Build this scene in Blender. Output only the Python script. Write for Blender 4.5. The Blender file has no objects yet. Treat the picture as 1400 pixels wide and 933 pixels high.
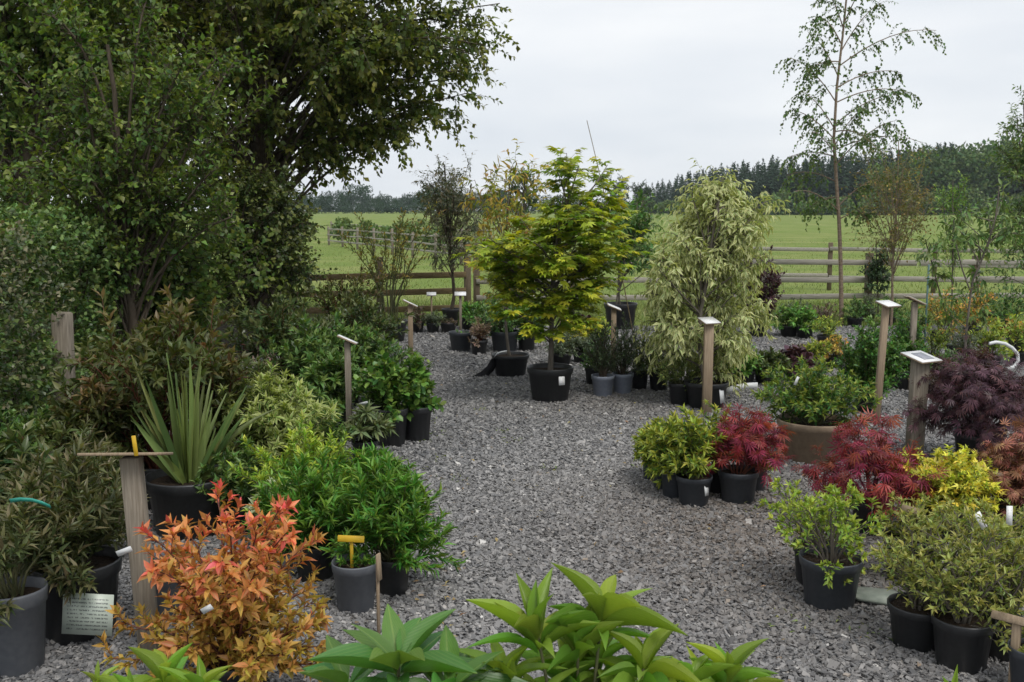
import bpy, math
import numpy as np
from mathutils import Matrix

# ------------------------------------------------------------------ scene, camera, sky, sun, exposure
SC = bpy.context.scene
COL = SC.collection
rng = np.random.default_rng(11)
F = 1361.0; CX = 700.0; CY = 466.5; CAMH = 1.7
PITCH = math.atan((CY - 285.0) / F)
cam_d = bpy.data.cameras.new('camera'); cam_d.lens = 35.0; cam_d.sensor_width = 36.0
cam_d.clip_start = 0.05; cam_d.clip_end = 3000
cam_d.dof.use_dof = True; cam_d.dof.focus_distance = 5.0; cam_d.dof.aperture_fstop = 11.0
cam = bpy.data.objects.new('camera', cam_d); COL.objects.link(cam)
cam.location = (0, 0, CAMH); cam.rotation_euler = (math.pi / 2 - PITCH, 0, 0)
SC.camera = cam
SUN_EL, SUN_AZ = 58.0, 150.0      # azimuth clockwise from +Y: behind the camera, to the right
w = bpy.data.worlds.new('World'); SC.world = w; w.use_nodes = True
nt = w.node_tree; nt.nodes.clear()
def N_(t, **k):
    n = nt.nodes.new(t)
    for a, b in k.items(): setattr(n, a, b)
    return n
out = N_('ShaderNodeOutputWorld'); bg = N_('ShaderNodeBackground'); bg.inputs[1].default_value = 0.1
sky = N_('ShaderNodeTexSky', sky_type='NISHITA', sun_disc=False)
sky.sun_elevation = math.radians(SUN_EL); sky.sun_rotation = math.radians(SUN_AZ)
tc = N_('ShaderNodeTexCoord'); mp = N_('ShaderNodeMapping'); mp.inputs['Scale'].default_value = (1.1, 1.1, 4.5)
no = N_('ShaderNodeTexNoise'); no.inputs['Scale'].default_value = 2.2; no.inputs['Detail'].default_value = 5
no.inputs['Roughness'].default_value = 0.48
rp = N_('ShaderNodeValToRGB')
rp.color_ramp.elements[0].position = .33; rp.color_ramp.elements[0].color = (5.3, 5.65, 6.1, 1)
rp.color_ramp.elements[1].position = .66; rp.color_ramp.elements[1].color = (6.75, 6.9, 7.05, 1)
mx = N_('ShaderNodeMix', data_type='RGBA'); mx.inputs[0].default_value = .96
L = nt.links
L.new(tc.outputs['Generated'], mp.inputs[0]); L.new(mp.outputs[0], no.inputs['Vector']); L.new(no.outputs[0], rp.inputs[0])
L.new(sky.outputs[0], mx.inputs[6]); L.new(rp.outputs[0], mx.inputs[7]); L.new(mx.outputs[2], bg.inputs[0]); L.new(bg.outputs[0], out.inputs[0])
sl = bpy.data.lights.new('sun', 'SUN'); sl.energy = 1.5; sl.angle = math.radians(22); sl.color = (1, .96, .9)
sun = bpy.data.objects.new('sun', sl); COL.objects.link(sun); sun.location = (6, -8, 20)
sun.rotation_euler = (math.radians(90 - SUN_EL), 0, math.radians(180 - SUN_AZ) + 0.0)
vs = SC.view_settings; vs.view_transform = 'Standard'; vs.look = 'None'; vs.exposure = 0.52; vs.gamma = 1.0
SC.render.engine = 'CYCLES'
SC.cycles.max_bounces = 5; SC.cycles.diffuse_bounces = 3; SC.cycles.glossy_bounces = 2
SC.cycles.transmission_bounces = 4; SC.cycles.volume_bounces = 0; SC.cycles.use_denoising = True
SC.cycles.sample_clamp_indirect = 4.0

# ------------------------------------------------------------------ where things stand
sP, cP = math.sin(PITCH), math.cos(PITCH)
def ray(px, py):
    u = (px - CX) / F; v = (CY - py) / F
    return np.array([u, cP + v * sP, -sP + v * cP])
def gp(px, py, z=0.0):                       # point of the ground seen at that spot of the photograph
    d = ray(px, py); t = (z - CAMH) / d[2]
    return np.array([0, 0, CAMH]) + d * t
def at(px, py, Y):                           # point at Y metres ahead
    d = ray(px, py); t = Y / d[1]
    return np.array([0, 0, CAMH]) + d * t
def mpp(Y, z=0.6):                           # metres per photo pixel at a distance
    return (Y * cP - (z - CAMH) * sP) / F

# ------------------------------------------------------------------ materials
def lin(c):
    return tuple((x / 255 / 12.92 if x / 255 <= .04045 else ((x / 255 + .055) / 1.055) ** 2.4) for x in c)
class NT:
    def __init__(s, name):
        s.m = bpy.data.materials.new(name); s.m.use_nodes = True; s.t = s.m.node_tree; s.t.nodes.clear()
        s.o = s.n('ShaderNodeOutputMaterial')
    def n(s, t, **k):
        n = s.t.nodes.new(t)
        for a, b in k.items(): setattr(n, a, b)
        return n
    def l(s, a, b): s.t.links.new(a, b)
    def math(s, op, a, b=None, c=None):
        n = s.n('ShaderNodeMath', operation=op)
        for i, x in enumerate((a, b, c)):
            if x is None: continue
            if isinstance(x, (int, float)): n.inputs[i].default_value = x
            else: s.l(x, n.inputs[i])
        return n.outputs[0]
    def mix(s, f, a, b, bt='MIX'):
        n = s.n('ShaderNodeMix', data_type='RGBA', blend_type=bt)
        for i, x in ((0, f), (6, a), (7, b)):
            if isinstance(x, (int, float)): n.inputs[i].default_value = x
            elif isinstance(x, tuple): n.inputs[i].default_value = x + (1,) if len(x) == 3 else x
            else: s.l(x, n.inputs[i])
        return n.outputs[2]
    def noise(s, scale, detail=4, vec=None, rough=.55):
        n = s.n('ShaderNodeTexNoise'); n.inputs['Scale'].default_value = scale; n.inputs['Detail'].default_value = detail
        n.inputs['Roughness'].default_value = rough
        if vec is not None: s.l(vec, n.inputs['Vector'])
        return n.outputs[0]
    def ramp(s, f, *st):
        r = s.n('ShaderNodeValToRGB'); e = r.color_ramp.elements
        while len(e) < len(st): e.new(.5)
        for i, (p, c) in enumerate(st):
            e[i].position = p; e[i].color = tuple(c) + (1,) if len(c) == 3 else c
        s.l(f, r.inputs[0]); return r.outputs[0]
    def bsdf(s, col, rough=.5, spec=.4, bump=None, bstr=.3, bdist=.01):
        b = s.n('ShaderNodeBsdfPrincipled')
        if isinstance(col, tuple): b.inputs['Base Color'].default_value = col + (1,)
        else: s.l(col, b.inputs['Base Color'])
        if isinstance(rough, (int, float)): b.inputs['Roughness'].default_value = rough
        else: s.l(rough, b.inputs['Roughness'])
        b.inputs['Specular IOR Level'].default_value = spec
        if bump is not None:
            bn = s.n('ShaderNodeBump'); bn.inputs['Strength'].default_value = bstr; bn.inputs['Distance'].default_value = bdist
            s.l(bump, bn.inputs['Height']); s.l(bn.outputs[0], b.inputs['Normal'])
        return b.outputs[0]
    def done(s, sh): s.l(sh, s.o.inputs[0]); return s.m

def leafmat(name, old, new, var=.5, rough=.42, trans=.3, edge=None, part=False, spec=.35, tcol=(1.25, 1.3, .45)):
    """old leaves / young leaves, random per leaf; edge = colour of the variegated margin"""
    k = NT(name); kind = 'OBJECT' if part else 'GEOMETRY'
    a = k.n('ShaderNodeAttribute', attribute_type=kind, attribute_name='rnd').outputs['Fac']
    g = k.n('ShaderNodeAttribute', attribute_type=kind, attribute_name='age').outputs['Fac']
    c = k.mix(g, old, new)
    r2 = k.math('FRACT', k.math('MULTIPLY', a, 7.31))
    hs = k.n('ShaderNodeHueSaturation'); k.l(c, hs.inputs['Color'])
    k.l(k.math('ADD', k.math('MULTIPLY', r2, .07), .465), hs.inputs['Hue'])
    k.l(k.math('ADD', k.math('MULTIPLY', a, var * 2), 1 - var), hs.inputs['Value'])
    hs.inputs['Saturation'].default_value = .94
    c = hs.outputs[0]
    if edge:
        e = k.n('ShaderNodeAttribute', attribute_name='edge').outputs['Fac']
        c = k.mix(k.ramp(e, (.3, (0, 0, 0)), (.62, (1, 1, 1))), c, edge)
    if part:
        tcn = k.n('ShaderNodeTexCoord')
        sep = k.n('ShaderNodeSeparateXYZ'); k.l(tcn.outputs['Object'], sep.inputs[0])
        rib = k.math('ABSOLUTE', sep.outputs[0])
        wv = k.math('SINE', k.math('MULTIPLY', k.math('ADD', k.math('MULTIPLY', rib, 1.3), sep.outputs[1]), 62.0))
        vein = k.math('GREATER_THAN', k.math('MULTIPLY', rib, -1), -.028)
        c = k.mix(k.math('MULTIPLY', vein, .45), c, (.3, .4, .1))
        c = k.mix(k.math('MULTIPLY', k.noise(9, 3, tcn.outputs['Object']), .3), c, (old[0] * .5, old[1] * .5, old[2] * .5))
        c = k.mix(k.math('MULTIPLY', k.math('GREATER_THAN', wv, .82), .16), c, (.34, .44, .14))
        p = k.bsdf(c, rough, spec, wv, .05, .02)
    else:
        p = k.bsdf(c, rough, spec)
    t = k.n('ShaderNodeBsdfTranslucent'); k.l(k.mix(1.0, c, tcol, 'MULTIPLY'), t.inputs[0])
    m = k.n('ShaderNodeMixShader'); m.inputs[0].default_value = trans
    k.l(p, m.inputs[1]); k.l(t.outputs[0], m.inputs[2])
    return k.done(m.outputs[0])

def mat_noise(name, a, b, scale=8, rough=.6, spec=.3, bstr=.3, bdist=.01, stretch=None, detail=5):
    k = NT(name); v = k.n('ShaderNodeTexCoord').outputs['Object']
    if stretch:
        mpn = k.n('ShaderNodeMapping'); mpn.inputs['Scale'].default_value = stretch; k.l(v, mpn.inputs[0]); v = mpn.outputs[0]
    f = k.noise(scale, detail, v); big = k.noise(scale * .13, 2, v)
    c = k.ramp(f, (.3, a), (.7, b)); c = k.mix(k.math('MULTIPLY', big, .35), c, (a[0] * .6, a[1] * .6, a[2] * .55))
    return k.done(k.bsdf(c, rough, spec, f, bstr, bdist))

M = {}
M['bark'] = mat_noise('bark', (.055, .042, .03), (.13, .105, .08), 30, .85, .2, .6, .01, (1, 1, .25))
M['greybark'] = mat_noise('grey_bark', (.09, .08, .065), (.22, .19, .16), 26, .85, .2, .5, .006, (1, 1, .3))
M['birchbark'] = mat_noise('birch_bark', (.16, .11, .075), (.34, .27, .2), 22, .7, .3, .4, .004, (1, 1, 2.5))
M['stem'] = mat_noise('green_stem', (.06, .075, .03), (.13, .12, .06), 30, .6, .3, .2, .003)
M['redstem'] = mat_noise('red_stem', (.09, .025, .02), (.16, .06, .035), 30, .5, .3, .2, .003)
M['wood'] = mat_noise('sawn_wood', (.23, .17, .115), (.38, .295, .205), 26, .75, .25, .4, .002, (6, 6, .35))
M['woodgrey'] = mat_noise('weathered_wood', (.16, .135, .105), (.31, .27, .22), 22, .85, .2, .5, .003, (5, 5, .3))
M['rail'] = mat_noise('fence_rail_wood', (.26, .24, .21), (.46, .43, .38), 14, .85, .2, .5, .003, (.3, 5, 5))
M['railbrown'] = mat_noise('brown_rail_wood', (.12, .085, .045), (.25, .185, .10), 14, .85, .2, .5, .003, (.3, 5, 5))
M['postwood'] = mat_noise('fence_post_wood', (.09, .07, .048), (.21, .165, .115), 18, .85, .2, .5, .004, (4, 4, .3))
M['potblack'] = mat_noise('black_plastic', (.018, .019, .021), (.032, .033, .036), 60, .42, .5, .12, .002)
M['potblue'] = mat_noise('dark_slate_plastic', (.038, .044, .054), (.06, .066, .078), 50, .45, .5, .12, .002)
M['potgrey'] = mat_noise('grey_plastic', (.10, .108, .125), (.135, .143, .16), 40, .5, .45, .12, .002)
M['potlilac'] = mat_noise('pale_grey_plastic', (.22, .245, .31), (.29, .315, .38), 40, .5, .45, .12, .002)
M['potbrown'] = mat_noise('brown_plastic', (.24, .175, .12), (.32, .245, .175), 30, .6, .3, .2, .003)
M['soil'] = mat_noise('compost', (.020, .014, .010), (.065, .046, .032), 60, .95, .15, 1.0, .02)
M['white'] = mat_noise('white_plastic', (.62, .64, .66), (.76, .77, .77), 20, .4, .4, .1, .002)
M['cloth'] = mat_noise('black_fabric', (.01, .01, .012), (.022, .022, .026), 80, .8, .2, .3, .002)
M['yellow'] = mat_noise('yellow_paint', (.55, .34, .02), (.72, .47, .03), 20, .5, .4, .15, .002)
M['tealdull'] = mat_noise('faded_teal_paint', (.09, .17, .17), (.14, .22, .21), 20, .7, .2)
M['teal'] = mat_noise('teal_plastic', (.03, .30, .24), (.06, .42, .34), 20, .3, .5, .1, .002)
M['slate'] = mat_noise('grey_green_slate', (.17, .2, .17), (.32, .35, .3), 18, .6, .4, .3, .003)
M['cane'] = mat_noise('bamboo_cane', (.14, .11, .06), (.25, .2, .12), 40, .6, .3, .1, .001)
def sheet_mat(name, base, ink, rows, fill=.55, word=26.):
    k = NT(name); o = k.n('ShaderNodeTexCoord').outputs['Generated']
    s = k.n('ShaderNodeSeparateXYZ'); k.l(o, s.inputs[0]); x, y = s.outputs[0], s.outputs[1]
    row = k.math('FLOOR', k.math('MULTIPLY', y, rows)); fy = k.math('FRACT', k.math('MULTIPLY', y, rows))
    cb = k.n('ShaderNodeCombineXYZ'); k.l(k.math('MULTIPLY', x, word), cb.inputs[0]); k.l(k.math('MULTIPLY', row, 5.7), cb.inputs[1])
    k.l(k.math('MULTIPLY', fy, 1.1), cb.inputs[2])
    w1 = k.noise(1.0, 3, cb.outputs[0], .75)
    ink1 = k.math('MULTIPLY', k.math('GREATER_THAN', w1, 1 - fill), k.math('MULTIPLY', k.math('GREATER_THAN', fy, .3), k.math('LESS_THAN', fy, .72)))
    ed = k.math('MULTIPLY', k.math('MULTIPLY', k.math('GREATER_THAN', x, .09), k.math('LESS_THAN', x, .9)), k.math('MULTIPLY', k.math('GREATER_THAN', y, .1), k.math('LESS_THAN', y, .93)))
    f = k.math('MULTIPLY', k.math('MULTIPLY', ink1, ed), .8)
    c = k.mix(f, base, ink); c = k.mix(k.math('MULTIPLY', k.noise(7, 3, o), .25), c, (base[0] * .7, base[1] * .72, base[2] * .65))
    return k.done(k.bsdf(c, .35, .4))
M['note'] = sheet_mat('handwritten_sheet', (.55, .62, .55), (.06, .07, .08), 11, .52, 30)
M['sign'] = sheet_mat('printed_sheet', (.82, .82, .83), (.35, .35, .38), 7, .45, 14)
M['photo'] = sheet_mat('printed_picture', (.30, .31, .36), (.16, .16, .2), 5, .55, 8)

# ------------------------------------------------------------------ mesh helpers
def mk(name, V, T, mat, parent=None, attrs=None, smooth=False, loc=None, kind=None):
    V = np.asarray(V, np.float32).reshape(-1, 3); T = np.asarray(T, np.int32)
    me = bpy.data.meshes.new(name); nf, c = T.shape
    me.vertices.add(len(V)); me.vertices.foreach_set('co', V.ravel())
    me.loops.add(nf * c); me.loops.foreach_set('vertex_index', T.ravel())
    me.polygons.add(nf); me.polygons.foreach_set('loop_start', np.arange(nf, dtype=np.int32) * c)
    if smooth: me.polygons.foreach_set('use_smooth', np.ones(nf, bool))
    for a, v in (attrs or {}).items():
        at_ = me.attributes.new(a, 'FLOAT', 'POINT'); at_.data.foreach_set('value', np.asarray(v, np.float32))
    me.update(calc_edges=True)
    if mat: me.materials.append(mat)
    o = bpy.data.objects.new(name, me); COL.objects.link(o)
    if parent is not None: o.parent = parent
    if loc is not None: o.location = loc
    if kind: o['kind'] = kind
    return o
def tag(o, label, cat, group=None):
    o['label'] = label; o['category'] = cat
    if group: o['group'] = group
    return o
def thing(name, label, cat, loc, group=None, rz=0):
    o = bpy.data.objects.new(name, None); COL.objects.link(o); o.location = loc; o.rotation_euler = (0, 0, rz)
    o.empty_display_size = .1
    return tag(o, label, cat, group)
def cat_(parts):
    V = []; T = []; n = 0
    for v, t in parts:
        v = np.asarray(v, float).reshape(-1, 3); V.append(v); T.append(np.asarray(t) + n); n += len(v)
    return np.concatenate(V), np.concatenate(T)
BOXT = np.array([[0, 1, 3, 2], [4, 6, 7, 5], [0, 4, 5, 1], [2, 3, 7, 6], [0, 2, 6, 4], [1, 5, 7, 3]])
def box(cx, cy, cz, sx, sy, sz, bev=0.0, R=None):
    """box with (optional) chamfered long edges, centred; R = 3x3 rotation"""
    if bev > 0:
        xs, ys = sx / 2, sy / 2; b = bev
        prof = [(-xs + b, -ys), (xs - b, -ys), (xs, -ys + b), (xs, ys - b), (xs - b, ys), (-xs + b, ys), (-xs, ys - b), (-xs, -ys + b)]
        rows = []
        for z, ins in ((-sz / 2, b), (-sz / 2 + b, 0), (sz / 2 - b, 0), (sz / 2, b)):
            fx = (xs - ins) / xs; fy = (ys - ins) / ys
            rows += [(x * fx, y * fy, z) for x, y in prof]
        V = np.array(rows); T = []
        for r in range(3):
            for i in range(8):
                j = (i + 1) % 8; a, b_, c, d = r * 8 + i, r * 8 + j, r * 8 + 8 + j, r * 8 + 8 + i
                T += [(a, b_, c), (a, c, d)]
        for i in range(1, 7):
            T += [(0, i + 1, i), (24, 24 + i, 25 + i)]
        T = np.array(T)
    else:
        V = np.array([(x, y, z) for x in (-.5, .5) for y in (-.5, .5) for z in (-.5, .5)]) * (sx, sy, sz)
        T = np.concatenate([BOXT[:, [0, 1, 2]], BOXT[:, [0, 2, 3]]])
    if R is not None: V = V @ np.asarray(R).T
    return V + (cx, cy, cz), T
def rot(ax, a):
    return np.array(Matrix.Rotation(a, 3, ax))
def lathe(prof, S=28):
    p = np.array(prof); n = len(p); a = np.linspace(0, 2 * math.pi, S, endpoint=False)
    V = np.stack([p[:, 0, None] * np.cos(a), p[:, 0, None] * np.sin(a), np.repeat(p[:, 1, None], S, 1)], -1).reshape(-1, 3)
    i, j = np.meshgrid(np.arange(n - 1), np.arange(S), indexing='ij'); i = i.ravel(); j = j.ravel(); k = (j + 1) % S
    T = np.concatenate([np.stack([i * S + j, i * S + k, (i + 1) * S + k], 1), np.stack([i * S + j, (i + 1) * S + k, (i + 1) * S + j], 1)])
    return V, T
def nrm(a): return a / np.maximum(np.linalg.norm(a, axis=-1, keepdims=True), 1e-9)
UPV = np.array([0, 0, 1.])
def perp(T, az):
    ref = np.where(np.abs(T[:, 2:3]) > .92, np.array([[1., 0, 0]]), np.array([[0, 0, 1.]]))
    A = nrm(np.cross(T, ref)); B = np.cross(T, A)
    return A * np.cos(az)[:, None] + B * np.sin(az)[:, None]
def tubes(pts, r0, r1, S=5, pw=1.0):
    n, K, _ = pts.shape
    r0 = np.broadcast_to(np.asarray(r0, float), (n,)); r1 = np.broadcast_to(np.asarray(r1, float), (n,))
    tan = np.gradient(pts, axis=1); tan = nrm(tan)
    T0 = nrm(pts[:, -1] - pts[:, 0]); A = perp(T0, np.zeros(n))[:, None, :]
    A = nrm(A - (A * tan).sum(-1, keepdims=True) * tan); B = np.cross(tan, A)
    s = np.linspace(0, 1, K)[None, :] ** pw; rad = r0[:, None] * (1 - s) + r1[:, None] * s
    a = np.linspace(0, 2 * math.pi, S, endpoint=False)
    V = pts[:, :, None, :] + rad[:, :, None, None] * (A[:, :, None, :] * np.cos(a)[None, None, :, None] + B[:, :, None, :] * np.sin(a)[None, None, :, None])
    i, k, j = np.meshgrid(np.arange(n), np.arange(K - 1), np.arange(S), indexing='ij'); i = i.ravel(); k = k.ravel(); j = j.ravel(); jj = (j + 1) % S
    b = i * K * S + k * S
    T = np.concatenate([np.stack([b + j, b + jj, b + S + jj], 1), np.stack([b + j, b + S + jj, b + S + j], 1)])
    return V.reshape(-1, 3), T
def grow(p0, d0, Ln, K=5, up=0., wig=.15):
    n = len(p0); pts = np.empty((n, K, 3)); pts[:, 0] = p0; d = nrm(np.asarray(d0, float)); st = (np.broadcast_to(Ln, (n,)) / (K - 1))[:, None]
    for k in range(1, K):
        d = nrm(d + UPV * up / (K - 1) + rng.normal(size=(n, 3)) * wig / math.sqrt(K)); pts[:, k] = pts[:, k - 1] + d * st
    return pts
def bez(P0, P1, P2, K=7):
    t = np.linspace(0, 1, K)[None, :, None]
    return (1 - t) ** 2 * P0[:, None] + 2 * t * (1 - t) * P1[:, None] + t * t * P2[:, None]
def along(pts, idx, t):
    K = pts.shape[1]; x = np.clip(t, 0, .9999) * (K - 1); k = x.astype(int); f = (x - k)[:, None]
    a = pts[idx, k]; b = pts[idx, k + 1]
    return a * (1 - f) + b * f, nrm(b - a)
def kids(pts, m, t0, t1, even=True):
    n = len(pts); idx = np.repeat(np.arange(n), m)
    if even: t = np.tile((np.arange(m) + .5) / m, n) + rng.uniform(-.5, .5, n * m) / m
    else: t = rng.uniform(0, 1, n * m)
    return idx, t0 + (t1 - t0) * np.clip(t, 0, 1)

# leaf templates: (along, side, up, margin)
TPL = {
    'leaf': (np.array([(0, 0, 0, 0), (.42, -.5, .10, 1), (.42, .5, .10, 1), (.46, 0, 0, 0), (1, 0, -.14, .6)]), np.array([(0, 3, 1), (0, 2, 3), (1, 3, 4), (3, 2, 4)])),
    'quad': (np.array([(0, 0, 0, 0), (.5, -.5, .06, .5), (.5, .5, .06, .5), (1, 0, -.1, .5)]), np.array([(0, 2, 1), (1, 2, 3)])),
    'tri': (np.array([(0, -.3, 0, 0), (0, .3, 0, 0), (1, 0, -.05, 0)]), np.array([(0, 1, 2)])),
    'round': (np.array([(0, 0, 0, 0), (.25, -.42, .06, 1), (.25, .42, .06, 1), (.7, -.4, .03, 1), (.7, .4, .03, 1), (1, 0, -.12, 1), (.5, 0, -.02, 0)]),
              np.array([(0, 6, 1), (0, 2, 6), (1, 6, 3), (2, 4, 6), (3, 6, 5), (6, 4, 5)])),
}
def big_template(st=7, curl=.3, fold=.13, wav=.0, wide=.42):
    V = []; T = []
    for i in range(st):
        a = i / (st - 1); wd = min(1, 1.0 * math.sin(math.pi * (a ** .9) * .985 + .015)) ** 1.05 * .5 if i < st - 1 else 0.012
        z = -curl * a * a
        V += [(a, -wd, z + fold * wd * 1.3 + wav * math.sin(a * 9), 1), (a, 0, z, 0), (a, wd, z + fold * wd * 1.3 - wav * math.sin(a * 8 + 1), 1)]
        if i:
            b = i * 3; p = b - 3
            T += [(p, p + 1, b + 1), (p, b + 1, b), (p + 1, p + 2, b + 2), (p + 1, b + 2, b + 1)]
    return np.array(V), np.array(T)
TPL['big'] = big_template(6, .25)

class Plant:
    def __init__(s): s.st = []; s.lv = []
    def stem(s, pts, r0, r1, S=5, pw=1.0): s.st.append(tubes(pts, r0, r1, S, pw)); return pts
    def leaf(s, P, D, Nn, Ln, W, age, fan=1, spread=75, drop=0.):
        n = len(P); Ln = np.broadcast_to(Ln, (n,)); W = np.broadcast_to(W, (n,)); age = np.broadcast_to(age, (n,)); D = nrm(D)
        rn = rng.uniform(0, 1, n)
        if fan > 1:
            S_ = nrm(np.cross(D, Nn)); U = np.cross(S_, D)
            for q in np.linspace(-1, 1, fan):
                a = math.radians(spread) * q
                d = D * math.cos(a) + S_ * math.sin(a) - UPV * drop * abs(q)
                s.lv.append((P, nrm(d), U, Ln * (1 - .42 * abs(q) ** 1.5), W, age, rn))
        else: s.lv.append((P, D, Nn, Ln, W, age, rn))
    def on(s, pts, m, t0, t1, ang, Ln, W, age=(0., 1.), lift=.5, droop=0., fan=1, spread=75, jit=.25, vary=.3, flat=0., whorl=0, hz=None):
        """leaves spiralling along each shoot; whorl = extra leaves crowded at the tip"""
        idx, t = kids(pts, m, t0, t1)
        if whorl:
            i2 = np.repeat(np.arange(len(pts)), whorl); idx = np.concatenate([idx, i2]); t = np.concatenate([t, rng.uniform(max(t1 - .1, .85), 1, len(i2))])
        P, T = along(pts, idx, t); n = len(P)
        az = np.arange(n) * 2.39996 + rng.uniform(-.4, .4, n); pr = perp(T, az)
        a = np.radians(ang + rng.normal(0, 10, n)) * (1 - .35 * t)
        D = T * np.cos(a)[:, None] + pr * np.sin(a)[:, None] + rng.normal(size=(n, 3)) * jit * .5 - UPV * droop
        if flat: D[:, 2] *= (1 - flat)
        Nn = nrm(UPV * lift + T * .4 - pr * .2 + rng.normal(size=(n, 3)) * jit)
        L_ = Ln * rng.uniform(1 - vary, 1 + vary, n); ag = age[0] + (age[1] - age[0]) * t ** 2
        if hz: ag = age[0] + (age[1] - age[0]) * (.35 * t + .65) * np.clip((P[:, 2] - hz[0]) / (hz[1] - hz[0]), 0, 1) ** 1.6 + rng.normal(0, .12, n)
        s.leaf(P, D, Nn, L_, W * L_ / Ln, ag, fan, spread, droop * .6)
        return s
    def mesh_leaves(s, tpl, margin=False):
        Tv, Tt = TPL[tpl]; k = len(Tv)
        P, D, Nn, Ln, W, ag, rn = [np.concatenate([np.broadcast_to(x[i], x[0].shape if i < 3 else (len(x[0]),)) for x in s.lv]) for i in range(7)]
        S_ = nrm(np.cross(D, Nn)); U = np.cross(S_, D)
        n = len(P); cv = rng.uniform(.3, 1.7, n)
        V = P[:, None] + Tv[None, :, 0:1] * Ln[:, None, None] * D[:, None] + Tv[None, :, 1:2] * W[:, None, None] * S_[:, None] + (Tv[None, :, 2:3] * (Ln * cv)[:, None, None]) * U[:, None]
        T = (np.arange(n) * k)[:, None, None] + Tt[None]
        at_ = {'rnd': np.repeat(rn, k), 'age': np.repeat(np.clip(ag, 0, 1), k)}
        if margin: at_['edge'] = np.tile(Tv[:, 3], n)
        return V.reshape(-1, 3), T.reshape(-1, 3), at_
    def build(s, parent, lmat, smat, tpl='leaf', margin=False, fname='foliage', sname='stem', smooth=False):
        if s.st:
            V, T = cat_(s.st); mk(sname, V, T, smat, parent, smooth=True, kind='stuff' if sname in ('stems', 'branches', 'twigs') else None)
        if s.lv:
            V, T, a = s.mesh_leaves(tpl, margin); return mk(fname, V, T, lmat, parent, a, smooth, kind='stuff')
    def parts(s, parent, lmat, mats_mesh, count):
        """the largest leaves as single leaf objects sharing mesh data; the rest stays for build()"""
        P, D, Nn, Ln, W, ag, rn = [np.concatenate([np.broadcast_to(x[i], x[0].shape if i < 3 else (len(x[0]),)) for x in s.lv]) for i in range(7)]
        S_ = nrm(np.cross(D, Nn)); U = np.cross(S_, D)
        # those that face the camera's side and stand foremost show largest
        sc = -P[:, 1] + P[:, 2] * .6 + rng.uniform(0, .05, len(P)); order = np.argsort(-sc)
        for i in order[:count]:
            o = bpy.data.objects.new('leaf', mats_mesh[int(rng.integers(len(mats_mesh)))]); COL.objects.link(o); o.parent = parent
            m = Matrix.Identity(4)
            for r in range(3):
                m[r][0] = S_[i][r] * W[i]; m[r][1] = D[i][r] * Ln[i]; m[r][2] = U[i][r] * Ln[i]; m[r][3] = P[i][r]
            o.matrix_local = m; o['rnd'] = float(rn[i]); o['age'] = float(min(max(ag[i], 0), 1))
        keep = order[count:]
        s.lv = [(P[keep], D[keep], Nn[keep], Ln[keep], W[keep], ag[keep], rn[keep])] if len(keep) else []
def leaf_meshes(name, mat, k=5, curl=(.1, .45), fold=(.05, .3), st=7):
    out = []
    for i in range(k):
        V, T = big_template(st, rng.uniform(*curl), rng.uniform(*fold), rng.uniform(0, .015))
        me = bpy.data.meshes.new(name); me.from_pydata([(b, a, c) for a, b, c, _ in V], [], [tuple(int(z) for z in t) for t in T])
        me.polygons.foreach_set('use_smooth', np.ones(len(T), bool)); me.materials.append(mat); out.append(me)
    return out

def bush(pl, base, H, R, n=14, sub=6, slen=.3, lps=9, lL=.06, lW=.026, ang=58, up=.35, bare=.3, droop=0., fan=1, spread=75,
         off=(0, 0), prof=.45, r0=.006, lift=.5, whorl=0, age=(0., 1.), jit=.25, root=.12, ctrl=.3, subang=45, wig=.2, mainleaf=True, vary=.3, zmin=.6, hage=False, skirt=.35, sfrom=.15):
    """stems from the base to tips spread over a dome, side shoots on them, leaves on the shoots"""
    base = np.asarray(base, float); R = R * 1.14; i = np.arange(n); az = i * 2.39996 + rng.uniform(-.3, .3, n); u = np.sqrt((i + .5) / n) * rng.uniform(.85, 1.1, n)
    dirs = np.stack([np.cos(az), np.sin(az), 0 * az], 1)
    z = H * (1 - prof * u * u) * rng.uniform(zmin, 1.03, n)
    ks = rng.permutation(n)[:int(n * skirt / (1 + skirt))] if skirt else []
    z[ks] = H * rng.uniform(.02, .42, len(ks)); u[ks] = rng.uniform(.65, 1.0, len(ks))
    tip = base + dirs * (R * u)[:, None] + UPV * z[:, None] + np.array([off[0], off[1], 0]) * (z / H)[:, None]
    p0 = base + dirs * (R * root * u)[:, None]
    p1 = base + dirs * (R * ctrl * u)[:, None] + UPV * (z * .62)[:, None] + np.array([off[0], off[1], 0]) * .3
    main = bez(p0, p1, tip + 0 * p0, 7); main[:, 1:-1] += rng.normal(size=(n, 5, 3)) * .012 * H
    pl.stem(main, r0, r0 * .3)
    if sub:
        idx, t = kids(main, sub, bare, .98); P, T = along(main, idx, t); m = len(P)
        a = np.radians(subang + rng.normal(0, 12, m)); pr = perp(T, np.arange(m) * 2.39996 + rng.uniform(0, .8, m))
        ln = slen * H * rng.uniform(.55, 1.1, m) * (1.15 - .5 * t)
        sh = grow(P, T * np.cos(a)[:, None] + pr * np.sin(a)[:, None], ln, 5, up, wig); pl.stem(sh, r0 * .42, r0 * .15, 3)
        hz = (base[2], base[2] + H) if hage else None
        pl.on(sh, lps, sfrom, 1, ang, lL, lW, age, lift, droop, fan, spread, jit, vary, whorl=whorl, hz=hz)
    if mainleaf: pl.on(main, lps + 3, max(bare, .45), 1, ang, lL, lW, age, lift, droop, fan, spread, jit, vary, whorl=whorl, hz=(base[2], base[2] + H) if hage else None)
    return main

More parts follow.
